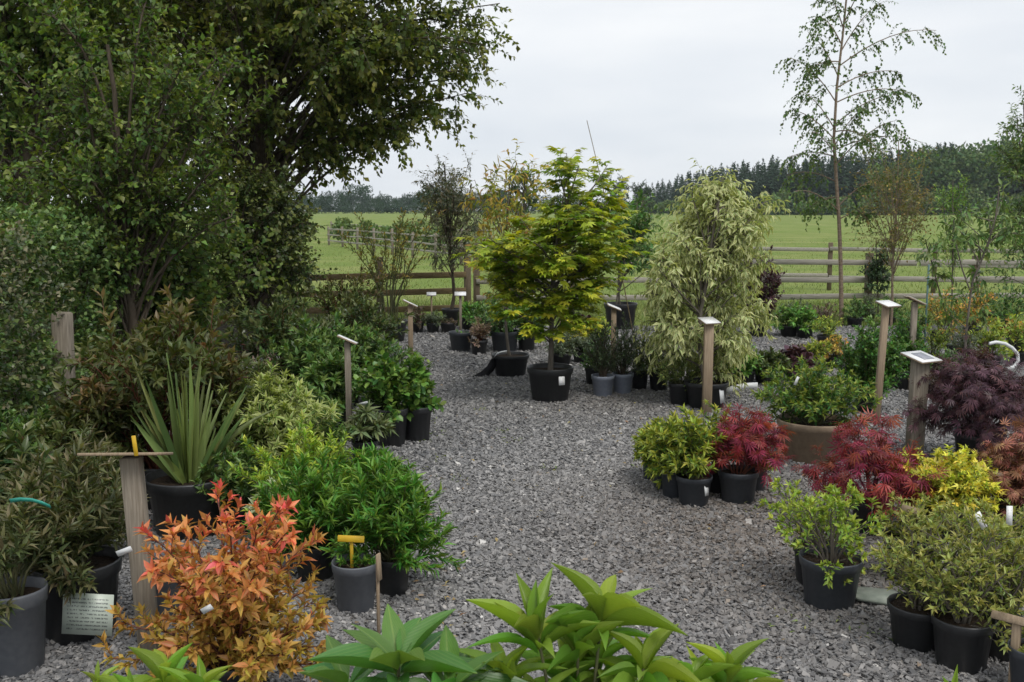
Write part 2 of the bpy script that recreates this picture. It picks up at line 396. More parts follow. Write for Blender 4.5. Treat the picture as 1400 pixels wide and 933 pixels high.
def crown(pl, C, cr, trunk, ns=12, nl=10, lL=.09, lW=.055, up=-.2, ang=60, att=(.45, .85), lr=.03, droop=.15, fan=1, spread=70, flat=0., lift=.7,
          tw=(.5, 1.1), arch=.25, age=(0, 1), jit=.3, inner=.5, tr=.006):
    """limbs from the trunk to the clump centres C, twigs round them, leaves on the twigs"""
    C = np.asarray(C, float); n = len(C); cr = np.broadcast_to(cr, (n,))
    tz0, tz1 = trunk[0, 0, 2], trunk[0, -1, 2]
    zt = tz0 + (C[:, 2] - tz0) * rng.uniform(att[0], att[1], n); tt = np.clip((zt - tz0) / (tz1 - tz0), .03, .98)
    P0, _ = along(trunk, np.zeros(n, int), tt); mid = (P0 + C) / 2 + UPV * (arch * np.linalg.norm(C - P0, axis=1))[:, None] + rng.normal(size=(n, 3)) * .06 * np.linalg.norm(C - P0, axis=1)[:, None]
    limb = bez(P0, mid, C, 8); pl.stem(limb, lr * (.5 + .5 * np.linalg.norm(C - P0, axis=1) / max(np.linalg.norm(C - P0, axis=1).max(), .01)), tr, 6)
    idx, t = kids(limb, ns, inner, 1.0); P, T = along(limb, idx, t); m = len(P)
    d = nrm(T * .5 + rng.normal(size=(m, 3)) + np.array([0, 0, .1])); d[:, 2] *= (1 - flat)
    sh = grow(P, d, cr[idx] * rng.uniform(tw[0], tw[1], m), 5, up, .25); pl.stem(sh[::2] if m > 1500 else sh, tr * .8, tr * .25, 3)
    pl.on(sh, nl, .1, 1, ang, lL, lW, age, lift, droop, fan, spread, jit, .35, flat)
    return limb

# ------------------------------------------------------------------ the setting: field, yard, soil bed
def struct(o): o['kind'] = 'structure'; return o
def sheet(name, x0, x1, y0, y1, z, mat, nx=2, ny=2, zf=None):
    X, Y = np.meshgrid(np.linspace(x0, x1, nx), np.linspace(y0, y1, ny), indexing='ij')
    Z = np.full_like(X, z) if zf is None else z + zf(X, Y)
    V = np.stack([X, Y, Z], -1).reshape(-1, 3); i, j = np.meshgrid(np.arange(nx - 1), np.arange(ny - 1), indexing='ij'); b = (i * ny + j).ravel()
    return mk(name, V, np.stack([b, b + ny, b + ny + 1, b + 1], 1), mat)
k = NT('meadow'); v = k.n('ShaderNodeTexCoord').outputs['Object']
fine = k.noise(9, 5, v, .7); midn = k.noise(.35, 4, v); big = k.noise(.045, 3, v)
c = k.ramp(fine, (.3, (.085, .14, .024)), (.7, (.185, .245, .052)))
c = k.mix(k.ramp(midn, (.42, (0, 0, 0)), (.66, (.75, .75, .75))), c, (.27, .275, .10))
c = k.mix(k.ramp(big, (.4, (0, 0, 0)), (.65, (.7, .7, .7))), c, (.16, .22, .05))
M['meadow'] = k.done(k.bsdf(c, .9, .15, fine, .7, .05))
YARD_Y = 14.4
def und(X, Y): return np.where(Y > 24, (np.sin(X * .11) * np.cos(Y * .07) * .12 + .05 * np.sin(X * .31 + Y * .2)) * np.clip((Y - 24) / 20, 0, 1), 0)
ys = np.concatenate([np.linspace(-30, 24, 4), np.linspace(27, 120, 60), np.linspace(125, 660, 24)])
xs = np.concatenate([np.linspace(-480, -130, 10), np.linspace(-120, 160, 90), np.linspace(180, 480, 10)])
X, Y = np.meshgrid(xs, ys, indexing='ij'); Z = und(X, Y) * (Y < 240)
Vg = np.stack([X, Y, Z], -1).reshape(-1, 3); i, j = np.meshgrid(np.arange(len(xs) - 1), np.arange(len(ys) - 1), indexing='ij'); b = (i * len(ys) + j).ravel()
struct(mk('field', Vg, np.stack([b, b + len(ys), b + len(ys) + 1, b + 1], 1), M['meadow'], smooth=True))
k = NT('gravel_bed'); v = k.n('ShaderNodeTexCoord').outputs['Object']
vo = k.n('ShaderNodeTexVoronoi'); vo.inputs['Scale'].default_value = 60; k.l(v, vo.inputs['Vector'])
sx = k.n('ShaderNodeSeparateColor'); k.l(vo.outputs['Color'], sx.inputs[0])
c = k.ramp(sx.outputs[0], (.0, (.07, .072, .078)), (.55, (.20, .20, .205)), (.9, (.31, .305, .30)), (1., (.42, .38, .33)))
c = k.mix(k.ramp(k.noise(1.3, 3, v), (.5, (0, 0, 0)), (.75, (.5, .5, .5))), c, (.16, .14, .115))
h = k.math('MULTIPLY', vo.outputs['Distance'], -1.0)
M['gravelbed'] = k.done(k.bsdf(c, .75, .25, h, 1.0, .02))
struct(sheet('gravel_yard', -3.6, 16, -2.5, YARD_Y, .004, M['gravelbed'], 2, 2))
M['earth'] = mat_noise('earth', (.02, .016, .011), (.06, .05, .032), 12, .95, .1, .8, .03)
struct(sheet('soil_bed', -12, -3.0, 2.0, 17.2, .009, M['earth'], 2, 2))

# loose slate chippings: one scatter
M['chip'] = None
k = NT('slate_chip'); a = k.n('ShaderNodeAttribute', attribute_type='INSTANCER', attribute_name='tone').outputs['Fac']
c = k.ramp(a, (0, (.09, .093, .10)), (.45, (.235, .23, .228)), (.8, (.385, .372, .36)), (.93, (.46, .43, .40)), (.97, (.36, .26, .17)), (1, (.62, .6, .57)))
c = k.mix(k.n('ShaderNodeAttribute', attribute_type='INSTANCER', attribute_name='dirt').outputs['Fac'], c, (.15, .118, .092))
vv = k.n('ShaderNodeTexCoord').outputs['Object']
M['chip'] = k.done(k.bsdf(k.mix(k.math('MULTIPLY', k.noise(3, 3, vv), .3), c, (.14, .14, .14)), .6, .35))
def chip_mesh(i):
    V = np.array([(x, y, z) for x in (-1, 1) for y in (-1, 1) for z in (-1, 1)], float) * (.5, .34, .15)
    V *= rng.uniform(.55, 1.15, V.shape); V[:, 0] += V[:, 2] * rng.normal(0, .6)
    me = bpy.data.meshes.new('chip'); me.from_pydata([tuple(p) for p in V], [], [tuple(int(q) for q in f) for f in BOXT]); me.materials.append(M['chip'])
    return bpy.data.objects.new('chip', me)
chips = [chip_mesh(i) for i in range(7)]
def scatter(n, x0, x1, y0, y1, size, z0):
    P = np.stack([rng.uniform(x0, x1, n), rng.uniform(y0, y1, n), z0 + rng.uniform(0, .008, n)], 1)
    return P, np.full(n, size) * np.exp(rng.normal(0, .33, n))
g = [scatter(84000, -2.2, 2.5, 3.2, 6.2, .0185, .005), scatter(78000, -1.9, 4.0, 6.2, 10.5, .0205, .006), scatter(30000, -2.5, 6.5, 10.5, 14.3, .026, .007), scatter(9000, 2.5, 3.7, 4.4, 6.2, .019, .005)]
P = np.concatenate([q[0] for q in g]); sc = np.concatenate([q[1] for q in g]); n = len(P)
me = bpy.data.meshes.new('gravel'); me.vertices.add(n); me.vertices.foreach_set('co', P.astype(np.float32).ravel())
def addattr(me, nm, ty, val, fld):
    a = me.attributes.new(nm, ty, 'POINT'); a.data.foreach_set(fld, np.asarray(val).ravel())
dirt = np.exp(-(((P[:, 0] - 1.35) / 1.1) ** 2 + ((P[:, 1] - 5.0) / 1.3) ** 2)) * .75 + .35 * np.exp(-(((P[:, 0] - .9) / .8) ** 2 + ((P[:, 1] - 8.6) / .8) ** 2)); dirt = np.clip(dirt * rng.uniform(.2, 1.4, n), 0, .9)
patch = .5 + .22 * np.sin(P[:, 0] * 2.1 + np.sin(P[:, 1] * 1.3)) * np.sin(P[:, 1] * 1.1 + .5)
tone = np.clip(rng.beta(2.2, 2.4, n) * .8 + (patch - .5) * .35 + (rng.uniform(0, 1, n) > .975) * .5, 0, 1)
addattr(me, 'tone', 'FLOAT', tone.astype(np.float32), 'value'); addattr(me, 'dirt', 'FLOAT', dirt.astype(np.float32), 'value'); addattr(me, 'size', 'FLOAT', sc.astype(np.float32), 'value')
rotv = np.stack([rng.normal(0, .42, n), rng.normal(0, .42, n), rng.uniform(0, 6.28, n)], 1)
addattr(me, 'turn', 'FLOAT_VECTOR', rotv.astype(np.float32), 'vector'); addattr(me, 'pick', 'INT', rng.integers(0, 7, n).astype(np.int32), 'value')
gravel = bpy.data.objects.new('gravel', me); COL.objects.link(gravel); gravel['kind'] = 'stuff'
tag(gravel, 'loose grey slate chippings covering the nursery path', 'gravel')
ng = bpy.data.node_groups.new('gravel_scatter', 'GeometryNodeTree')
ng.interface.new_socket('Geometry', in_out='INPUT', socket_type='NodeSocketGeometry'); ng.interface.new_socket('Geometry', in_out='OUTPUT', socket_type='NodeSocketGeometry')
gi = ng.nodes.new('NodeGroupInput'); go = ng.nodes.new('NodeGroupOutput'); mtp = ng.nodes.new('GeometryNodeMeshToPoints'); iop = ng.nodes.new('GeometryNodeInstanceOnPoints')
jn = ng.nodes.new('GeometryNodeJoinGeometry')
for cobj in chips:
    oi = ng.nodes.new('GeometryNodeObjectInfo'); oi.inputs['Object'].default_value = cobj; oi.inputs['As Instance'].default_value = True
    ng.links.new(oi.outputs['Geometry'], jn.inputs[0])
def nattr(nm, ty):
    q = ng.nodes.new('GeometryNodeInputNamedAttribute'); q.data_type = ty; q.inputs['Name'].default_value = nm
    return [s for s in q.outputs if s.enabled and s.name == 'Attribute'][0]
iop.inputs['Pick Instance'].default_value = True
ng.links.new(gi.outputs[0], mtp.inputs[0]); ng.links.new(mtp.outputs[0], iop.inputs['Points']); ng.links.new(jn.outputs[0], iop.inputs['Instance'])
ng.links.new(nattr('pick', 'INT'), iop.inputs['Instance Index']); ng.links.new(nattr('turn', 'FLOAT_VECTOR'), iop.inputs['Rotation']); ng.links.new(nattr('size', 'FLOAT'), iop.inputs['Scale'])
ng.links.new(iop.outputs[0], go.inputs[0])
gravel.modifiers.new('scatter', 'NODES').node_group = ng

# rough grass along the fence and in the near field
M['grass'] = leafmat('grass_blade', (.11, .165, .032), (.25, .275, .085), .4, .6, .25)
def blades(name, n, x0, x1, y0, y1, ln, wd, label, bias=1.0, cl=False):
    pl = Plant(); yy = y0 + (y1 - y0) * rng.uniform(0, 1, n) ** bias
    P = np.stack([rng.uniform(x0, x1, n) * (1 if not cl else yy / y1), yy, np.full(n, .002)], 1)
    if cl:
        P[:, 2] = und(P[:, 0], P[:, 1])
    keep = (np.sin(P[:, 0] * 1.9 + 1.3 * np.sin(P[:, 1] * .8)) * np.sin(P[:, 1] * 1.3) > -.55) | (rng.uniform(0, 1, n) < .5); P = P[keep]; n = len(P)
    D = nrm(np.stack([rng.normal(0, .45, n), rng.normal(0, .45, n), np.ones(n)], 1)); pl.leaf(P, D, rng.normal(size=(n, 3)), ln * rng.uniform(.4, 1.3, n), wd, rng.uniform(0, 1, n) ** 2)
    V, T, a = pl.mesh_leaves('tri'); o = mk(name, V, T, M['grass'], None, a, kind='stuff'); return tag(o, label, 'grass')
blades('verge_grass', 26000, -8, 13, 14.3, 17.5, .16, .014, 'rough grass growing along the foot of the timber fence')
blades('meadow_grass', 46000, -30, 36, 17.5, 60, .075, .022, 'short pale green grass of the open field', 1.6, True)

# ------------------------------------------------------------------ fences
def between(a, b, th, dp):
    """plank from a to b, th high, dp deep; built round its own middle"""
    a = np.asarray(a, float); b = np.asarray(b, float); d = b - a; ln = np.linalg.norm(d); x = d / ln
    y = nrm(np.cross(UPV, x)); z = np.cross(x, y); R = np.stack([x, y, z], 1)
    V, T = box(0, 0, 0, dp, th, ln, min(.006, dp * .2)); V = V[:, [2, 0, 1]]
    return V @ R.T + (a + b) / 2, T
def fence(label, pts, spacing, zs, ph, pw, rth, mat_r, mat_p, tops=True, back=.06):
    p0 = np.array(pts[0], float); p1 = np.array(pts[-1], float); d = p1 - p0; ln = np.linalg.norm(d); u = d / ln; nn = max(1, int(round(ln / spacing)))
    t = thing('timber_fence', label, 'fence', p0)
    side = np.array([u[1], -u[0], 0]) if (u[1] * 0 - u[0]) < 0 else np.array([-u[1], u[0], 0])   # rails on the camera's side
    P = [u * ln * i / nn for i in range(nn + 1)]
    for q in P:
        h = ph * rng.uniform(.96, 1.06); V, T = box(0, 0, h / 2 - .02, pw, pw, h + .04, .006, rot('Z', math.atan2(u[1], u[0])) @ rot('X', rng.normal(0, .012)))
        mk('post', V + q + -side * back, T, mat_p, t)
    for i in range(nn):
        for z in zs:
            j = rng.normal(0, .012, 2)
            V, T = between(P[i] + UPV * (z + j[0]) - u * .01, P[i + 1] + UPV * (z + j[1]) - u * .03, rth, .032); mk('rail', V, T, mat_r, t)
    return t
def flat(px, Y): 
    p = at(px, 400, Y); return (p[0], p[1], 0)
fence('brown post and rail fence at the left end behind the thin stemmed shrub', [flat(395, 14.8), flat(640, 15.3)], 1.25, (.18, .43, .68), .97, .10, .09, M['railbrown'], M['postwood'])
fence('grey timber rail fence running behind the yellow-green tree and the cream-leaved tree', [flat(652, 15.5), flat(1035, 15.9)], 1.7, (.30, .57, .84), .95, .10, .085, M['rail'], M['postwood'])
fence('grey three-rail fence on the right behind the tall birch', [flat(1042, 15.9), flat(1480, 16.0)], 1.75, (.30, .57, .84), .95, .10, .085, M['rail'], M['postwood'])
fence('weathered rail fence standing farther back beyond the right-hand fence', [flat(1000, 21.5), flat(1430, 19.2)], 1.9, (.28, .58, .86), .95, .09, .08, M['rail'], M['postwood'])
a_, b_ = gp(448, 338), gp(668, 367); fence('paddock fence slanting across the field on the left, nearer of two', [a_, b_], 2.3, (.3, .55, .8), .92, .08, .06, M['rail'], M['woodgrey'])
a_, b_ = gp(452, 325), gp(668, 345); fence('paddock fence slanting across the field on the left, farther of two', [a_, b_], 2.6, (.3, .55, .8), .92, .09, .06, M['rail'], M['woodgrey'])

# ------------------------------------------------------------------ far woods and field trees
def proto_broad(n=760, sq=.042):
    pl = Plant(); m = 16; cc = np.stack([rng.normal(0, .2, m), rng.normal(0, .2, m), rng.uniform(.3, .84, m)], 1); rr = rng.uniform(.10, .2, m)
    i = rng.integers(0, m, n); d = nrm(rng.normal(size=(n, 3)) + np.array([0, 0, .3])); P = cc[i] + d * (rr[i] * rng.uniform(.75, 1.05, n))[:, None]
    pl.leaf(P, nrm(d + rng.normal(size=(n, 3)) * .8), nrm(d + rng.normal(size=(n, 3)) * .4), sq * rng.uniform(.6, 1.4, n) * 1.3, sq * 1.1, rng.uniform(0, 1, n) * (P[:, 2]))
    return pl
def proto_bush(n=700, sq=.085):
    pl = Plant(); m = 12; cc = np.stack([rng.normal(0, .3, m), rng.normal(0, .3, m), rng.uniform(.12, .72, m)], 1); rr = rng.uniform(.16, .27, m)
    i = rng.integers(0, m, n); d = nrm(rng.normal(size=(n, 3)) + np.array([0, 0, .3])); P = cc[i] + d * (rr[i] * rng.uniform(.7, 1.05, n))[:, None]; P[:, 2] = np.abs(P[:, 2])
    pl.leaf(P, nrm(d + rng.normal(size=(n, 3)) * .8), nrm(d + rng.normal(size=(n, 3)) * .4), sq * rng.uniform(.6, 1.4, n) * 1.3, sq * 1.1, rng.uniform(0, 1, n) * (P[:, 2]))
    return pl
def proto_con(n=330):
    pl = Plant(); z = .06 + .94 * (rng.uniform(0, 1, n) ** 1.25) ; z = np.round(z * 17) / 17 + rng.normal(0, .008, n); z = np.clip(z, .05, .99)
    az = rng.uniform(0, 6.283, n); r = .25 * (1 - z) ** .75; d = np.stack([np.cos(az), np.sin(az), -.25 + .3 * z], 1)
    P = np.stack([r * .25 * np.cos(az), r * .25 * np.sin(az), z], 1)
    pl.leaf(P, d, np.tile(UPV, (n, 1)) + rng.normal(size=(n, 3)) * .3, r * .9 + .015, .07 * (1 - z) + .025, rng.uniform(0, .6, n))
    m = 30; zz = np.linspace(.8, 1, m); pl.leaf(np.stack([0 * zz, 0 * zz, zz], 1), nrm(np.stack([rng.normal(size=m), rng.normal(size=m), np.ones(m)], 1)), rng.normal(size=(m, 3)), .05, .02, .4)
    return pl
protos = {'b': [proto_broad().mesh_leaves('quad') for _ in range(3)], 'c': [proto_con().mesh_leaves('quad') for _ in range(3)], 'u': [proto_bush(420, .08).mesh_leaves('quad') for _ in range(3)]}
def wood(name, label, spots, mat):
    V = []; T = []; R = []; A = []; n = 0
    for (x, y, h, kd) in spots:
        v, t, a = protos[kd][int(rng.integers(3))]; an = rng.uniform(0, 6.28); ca, sa = math.cos(an), math.sin(an); wsc = h * rng.uniform(.85, 1.2)
        q = np.stack([(v[:, 0] * ca - v[:, 1] * sa) * wsc + x, (v[:, 0] * sa + v[:, 1] * ca) * wsc + y, v[:, 2] * h], 1)
        V.append(q); T.append(t + n); n += len(q); tone = rng.uniform(-.25, .25); R.append(np.clip(a['rnd'] * .6 + .2 + tone, 0, 1)); A.append(a['age'])
    o = mk(name, np.concatenate(V), np.concatenate(T), mat, None, {'rnd': np.concatenate(R), 'age': np.concatenate(A)}, kind='stuff')
    return tag(o, label, 'wood')
M['conifer'] = leafmat('far_conifer', (.026, .056, .028), (.045, .085, .04), .35, .7, .1, spec=.15)
M['farbroad'] = leafmat('far_broadleaf', (.055, .10, .028), (.10, .16, .04), .4, .7, .15, spec=.15)
def spot(px, Y): return (px - CX) / F * Y
sp = []
for row in range(6):
    for px in np.arange(868, 1300, 9):
        Y = 266 + row * 11 + max(0, (1010 - px)) * .75 + rng.uniform(-4, 4)
        top = np.interp(px, [872, 900, 940, 1000, 1060, 1100, 1200, 1300], [262, 254, 241, 232, 226, 223, 214, 204])
        h = CAMH + (287 - top) * mpp(Y, 10) * 1.0 + rng.normal(0, .9) - (6 - row) * .1
        sp.append((spot(px + rng.uniform(-4, 4), Y), Y, max(h, 5), 'c'))
for px in np.arange(866, 1220, 12): sp.append((spot(px, 258), 258 + rng.uniform(-3, 3), rng.uniform(2.2, 4), 'u'))
wood('conifer_wood', 'dark spruce plantation along the right-hand skyline beyond the field', sp, M['conifer'])
sp = []
for row in range(4):
    for px in np.arange(1195, 1480, 16):
        Y = 255 + row * 14 + rng.uniform(-4, 4); top = np.interp(px, [1195, 1240, 1290, 1350, 1400, 1500], [232, 210, 200, 197, 194, 192])
        sp.append((spot(px + rng.uniform(-6, 6), Y), Y, CAMH + (287 - top) * mpp(Y, 10) * rng.uniform(.78, 1.08), 'b'))
for px in np.arange(1190, 1500, 11): sp.append((spot(px, 252), 252 + rng.uniform(-3, 3), rng.uniform(3, 6), 'u'))
wood('broadleaf_wood', 'rounded dark broadleaf wood at the far right of the skyline', sp, M['farbroad'])
sp = []
for row in range(4):
    for px in np.arange(395, 700, 12):
        Y = 400 + row * 26 + rng.uniform(-6, 6); h = CAMH + (287 - 259) * mpp(Y, 9) * rng.uniform(.6, 1.1) * (.82 + .22 * math.sin(px * .055) + .12 * math.sin(px * .17 + row))
        sp.append((spot(px + rng.uniform(-7, 7), Y), Y, h, 'c' if row > 1 and px < 560 else 'b'))
for px in np.arange(390, 870, 9): sp.append((spot(px, 320), 320 + rng.uniform(-3, 3), rng.uniform(2, 4.5), 'u'))
for px in np.arange(395, 860, 16): sp.append((spot(px + rng.uniform(-5, 5), 330), 330 + rng.uniform(-14, 14), rng.uniform(2.8, 6.6), 'b'))
wood('distant_wood', 'hazy blue-green wood on the left skyline under the overhanging branches', sp, M['conifer'])
M['fieldbush'] = leafmat('field_bush_leaf', (.085, .14, .04), (.17, .24, .06), .4, .6, .2)
bushes = [proto_bush().mesh_leaves('quad') for _ in range(4)]
bush_me = []
for v, t, a in bushes:
    o = mk('crown', v, t, M['fieldbush'], None, a); bush_me.append(o.data); bpy.data.objects.remove(o)
def field_bush(label, px, yb, wpx, hpx, cat='bush', group=None, name='field_bush', mat=None):
    p = gp(px, yb); m = mpp(p[1]); t = thing(name, label, cat, (p[0], p[1], 0), group)
    o = bpy.data.objects.new('crown', bush_me[int(rng.integers(4))]); COL.objects.link(o); o.parent = t; o['kind'] = 'stuff'; o.scale = (wpx * m * .8, wpx * m * .8, hpx * m); o.rotation_euler = (0, 0, rng.uniform(0, 6))
    return t
for px, w_, h_, lb in ((884, 26, 30, 'first low hedgerow bush from the left below the spruce wood'), (912, 34, 24, 'second low hedgerow bush from the left below the spruce wood'),
                      (945, 30, 30, 'third low hedgerow bush from the left, behind the cream-leaved tree'), (980, 36, 26, 'hedgerow bush behind the top of the cream-leaved tree'),
                      (1020, 34, 27, 'hedgerow bush just right of the cream-leaved tree top'), (1062, 44, 40, 'taller pale hedgerow bush left of the birch trunk'),
                      (1105, 36, 24, 'low hedgerow bush touching the birch trunk on its left'), (1150, 40, 28, 'hedgerow bush behind the birch trunk'),
                      (1190, 40, 34, 'hedgerow bush behind the small birch foliage on the right'), (1270, 46, 36, 'hedgerow bush at the foot of the broadleaf wood'),
                      (1330, 44, 42, 'hedgerow bush in front of the broadleaf wood near the right edge'), (1385, 44, 34, 'last hedgerow bush at the right edge of the field')):
    field_bush(lb, px, 294.5, w_, h_, group='hedgerow bushes along the far field edge')
field_bush('round bush at the left corner of the slanting paddock fence', 471, 336, 46, 44)
for px, yb, w_, h_, lb in ((508, 338, 44, 42, 'paddock hedge bush next to the round corner bush'), (545, 342, 50, 46, 'middle paddock hedge bush behind the thin stemmed shrub'), (580, 344, 46, 48, 'paddock hedge bush left of the slender dark tree'), (612, 347, 46, 46, 'paddock hedge bush behind the slender dark tree trunk')):
    field_bush(lb, px, yb, w_, h_, group='paddock hedge bushes')
def field_tree(label, px, yb, wpx, ytop, mat):
    p = gp(px, yb); m = mpp(p[1], 4); H = (yb - ytop) * m; t = thing('field_tree', label, 'tree', (p[0], p[1], 0))
    pl = Plant(); tr = grow(np.zeros((1, 3)), np.array([[0, 0, 1.]]), H * .8, 6, .2, .08); V, T = tubes(tr, H * .028, H * .008, 7); mk('trunk', V, T, M['bark'], t, smooth=True)
    n = 26; i = rng.uniform(0, 1, n); az = rng.uniform(0, 6.28, n); r = wpx * m * .42 * np.sin(np.pi * (.12 + .82 * i)) ** .7 * rng.uniform(.4, 1, n)
    C = np.stack([r * np.cos(az), r * np.sin(az), H * (.2 + .74 * i)], 1); crown(pl, C, H * .12, tr, 12, 12, H * .03, H * .022, lr=H * .01, tr=H * .002, droop=.1)
    pl.build(t, mat, M['bark'], 'quad', fname='crown', sname='branches'); return t
M['fieldtree'] = leafmat('field_tree_leaf', (.04, .085, .022), (.09, .15, .035), .4, .6, .2)
M['fieldtree2'] = leafmat('field_tree_dark_leaf', (.022, .05, .02), (.045, .085, .025), .4, .6, .15)
field_tree('rounded mid-green field tree behind the orange-tinted sapling', 716, 314, 62, 226, M['fieldtree'])
field_tree('dark green field tree right of the yellow-green tree', 845, 300, 60, 240, M['fieldtree2'])
field_tree('dark green field tree beside the spruce wood, rightmost of the pair', 878, 299, 50, 246, M['fieldtree2'])
field_tree('low field tree seen between the yellow-green tree and the orange sapling', 672, 306, 60, 262, M['fieldtree'])
field_tree('small field tree right of the overhanging branches', 590, 308, 66, 250, M['fieldtree2'])

# ------------------------------------------------------------------ big trees and hedge on the left
def ell(n, c, r, p=.45):
    d = nrm(rng.normal(size=(n, 3))); return np.asarray(c) + d * np.asarray(r) * (rng.uniform(0.02, 1, n) ** p)[:, None]
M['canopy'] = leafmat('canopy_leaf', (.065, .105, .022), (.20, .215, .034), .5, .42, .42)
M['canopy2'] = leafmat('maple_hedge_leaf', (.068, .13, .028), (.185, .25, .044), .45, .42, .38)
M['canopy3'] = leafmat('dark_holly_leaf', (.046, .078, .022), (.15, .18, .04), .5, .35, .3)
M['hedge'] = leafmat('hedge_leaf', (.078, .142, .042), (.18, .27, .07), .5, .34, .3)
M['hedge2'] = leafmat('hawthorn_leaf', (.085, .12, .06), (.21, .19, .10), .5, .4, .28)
def big_tree(label, x, Y, H, tr0, C, cr, ns, nl, lL, lW, mat, lean=(0, 0), name='broadleaf_tree', tpl='quad', **kw):
    t = thing(name, label, 'tree', (x, Y, 0)); pl = Plant()
    tr = grow(np.array([[0, 0, -.05]]), np.array([[lean[0], lean[1], 1.]]), H, 9, .15, .1); V, T = tubes(tr, tr0, tr0 * .3, 10); mk('trunk', V, T, M['bark'], t, smooth=True)
    crown(pl, C, cr, tr, ns, nl, lL, lW, **kw); pl.build(t, mat, M['bark'], tpl, fname='crown', sname='branches'); return t
# main tree: crown reaches over the path
C = ell(190, (0, 0, 4.4), (3.2, 2.4, 2.5), .42)
lim = np.interp(C[:, 0], [-3, 0, .6, 1.3, 2.0, 2.7, 3.2], [1.8, 1.9, 2.45, 2.5, 2.65, 3.1, 4.0]); C = C[C[:, 2] > lim + .25]
edge = np.array([(1.15, -.2, 2.55), (1.5, .2, 2.6), (1.9, -.3, 2.62), (2.3, .1, 2.85), (2.55, 0, 3.1), (2.75, -.3, 3.5), (2.6, .3, 3.3), (2.95, .2, 4.2), (2.9, -.4, 4.5), (2.2, -.4, 3.0), (1.3, .5, 2.8), (.9, -.4, 2.6), (2.4, .4, 3.8), (2.0, 0, 3.4), (1.6, -.5, 3.1), (2.6, 0, 4.0), (2.75, 0, 4.5), (2.8, .3, 3.9), (2.5, -.5, 3.3), (2.2, .5, 2.9), (1.8, .5, 2.8), (.7, .3, 2.5), (1.0, .6, 3.0), (1.4, -.6, 3.4), (2.1, .6, 4.1), (2.4, -.6, 4.4)])
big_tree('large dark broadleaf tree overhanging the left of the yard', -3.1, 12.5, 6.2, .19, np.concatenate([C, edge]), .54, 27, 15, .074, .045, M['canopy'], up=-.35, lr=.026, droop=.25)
C = ell(70, (0, 0, 4.0), (2.0, 1.6, 2.6), .45)
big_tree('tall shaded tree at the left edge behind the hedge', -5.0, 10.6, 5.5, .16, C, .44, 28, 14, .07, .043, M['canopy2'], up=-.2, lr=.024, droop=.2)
C = ell(60, (0, 0, 4.3), (3.0, 1.5, 3.6), .5)
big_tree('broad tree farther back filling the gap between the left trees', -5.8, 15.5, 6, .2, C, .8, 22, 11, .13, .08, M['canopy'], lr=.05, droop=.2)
C = ell(64, (0, 0, 2.3), (1.4, .7, 1.25), .5)
big_tree('lighter green field maple growing up through the hedge', -3.35, 8.7, 3.1, .05, C, .34, 22, 11, .055, .036, M['canopy2'], up=.5, lr=.018, droop=.05, att=(.2, .7), tw=(.5, 1.3), name='hedgerow_maple', tpl='leaf')
C = ell(60, (0, 0, 1.35), (.85, .7, 1.05), .38)
big_tree('dense dark ivy-clad holly standing below the big tree', -2.95, 11.4, 2.0, .07, C, .34, 26, 12, .05, .034, M['canopy3'], up=-.2, lr=.02, droop=.2, att=(.3, .8), name='holly_bush')
C = ell(70, (0, 0, .95), (1.25, .9, .85), .5)
big_tree('bright green bramble thicket between hedge and holly', -3.5, 9.6, 1.4, .03, C, .36, 22, 10, .06, .045, M['canopy2'], up=.2, lr=.012, att=(.05, .5), name='bramble_thicket')

t = thing('clipped_hedge', 'dense clipped mixed hedge along the left edge', 'hedge', (-3.95, 3.6, 0)); pl = Plant(); ns = 7600
Ln = 5.6; s_ = rng.uniform(0, Ln, ns); face = rng.uniform(0, 1, ns); zt = 1.53
ph = face * 2.5; onside = ph < 1.55
z = np.where(onside, ph / 1.55 * zt, zt); x = np.where(onside, .5, .5 - (ph - 1.55))
bump = .10 * np.sin(s_ * 2.3 + z * 2.1) + .06 * np.sin(s_ * 5.1 - z * 4) + .05 * np.sin(z * 7 + s_); dep = rng.uniform(0, 1, ns) ** 1.5 * .4
P = np.stack([x + np.where(onside, bump - dep, 0), s_, z + np.where(onside, 0, bump - dep)], 1); P[:, 0] -= .03 * s_ * 0
out_ = np.where(onside[:, None], np.array([[1., 0, .35]]), np.array([[.25, 0, 1.]])); sh = grow(P, nrm(out_ + rng.normal(size=(ns, 3)) * .6), rng.uniform(.07, .17, ns), 4, .3, .3)
pl.stem(sh[::8], .0022, .0008, 3); pl.on(sh, 8, .05, 1, 62, .042, .030, (0, 1), .6, .05)
pl.build(t, M['hedge'], M['bark'], 'quad', sname='twigs')
pl = Plant(); m = 26; p0 = np.stack([rng.uniform(-.1, .3, m), rng.uniform(.1, Ln - .1, m), np.zeros(m)], 1); pl.stem(grow(p0, np.array([[0, 0, 1.]]) + rng.normal(size=(m, 3)) * .15, 1.3, 6, .2, .3), .018, .006, 6)
V, T = cat_(pl.st); mk('trunks', V, T, M['bark'], t, smooth=True, kind='stuff')
q = gp(74, 598); V, T = box(0, 0, .46, .12, .12, .98, .012, rot('Y', .015)); o = mk('hedge_post', V, T, M['woodgrey'], loc=(-3.28, 7.2, 0)); tag(o, 'weathered grey post standing in the left hedge', 'post')
pl = Plant(); ns = 2600; P = np.stack([rng.normal(0, .35, ns), rng.normal(0, .8, ns), rng.uniform(.05, 1.5, ns)], 1); P = P[(P[:, 0] / .7) ** 2 + (P[:, 1] / 1.5) ** 2 < 1]
t = thing('hawthorn_bush', 'grey-green hawthorn with reddish tips topping the hedge at far left', 'bush', (-3.75, 6.2, 0))
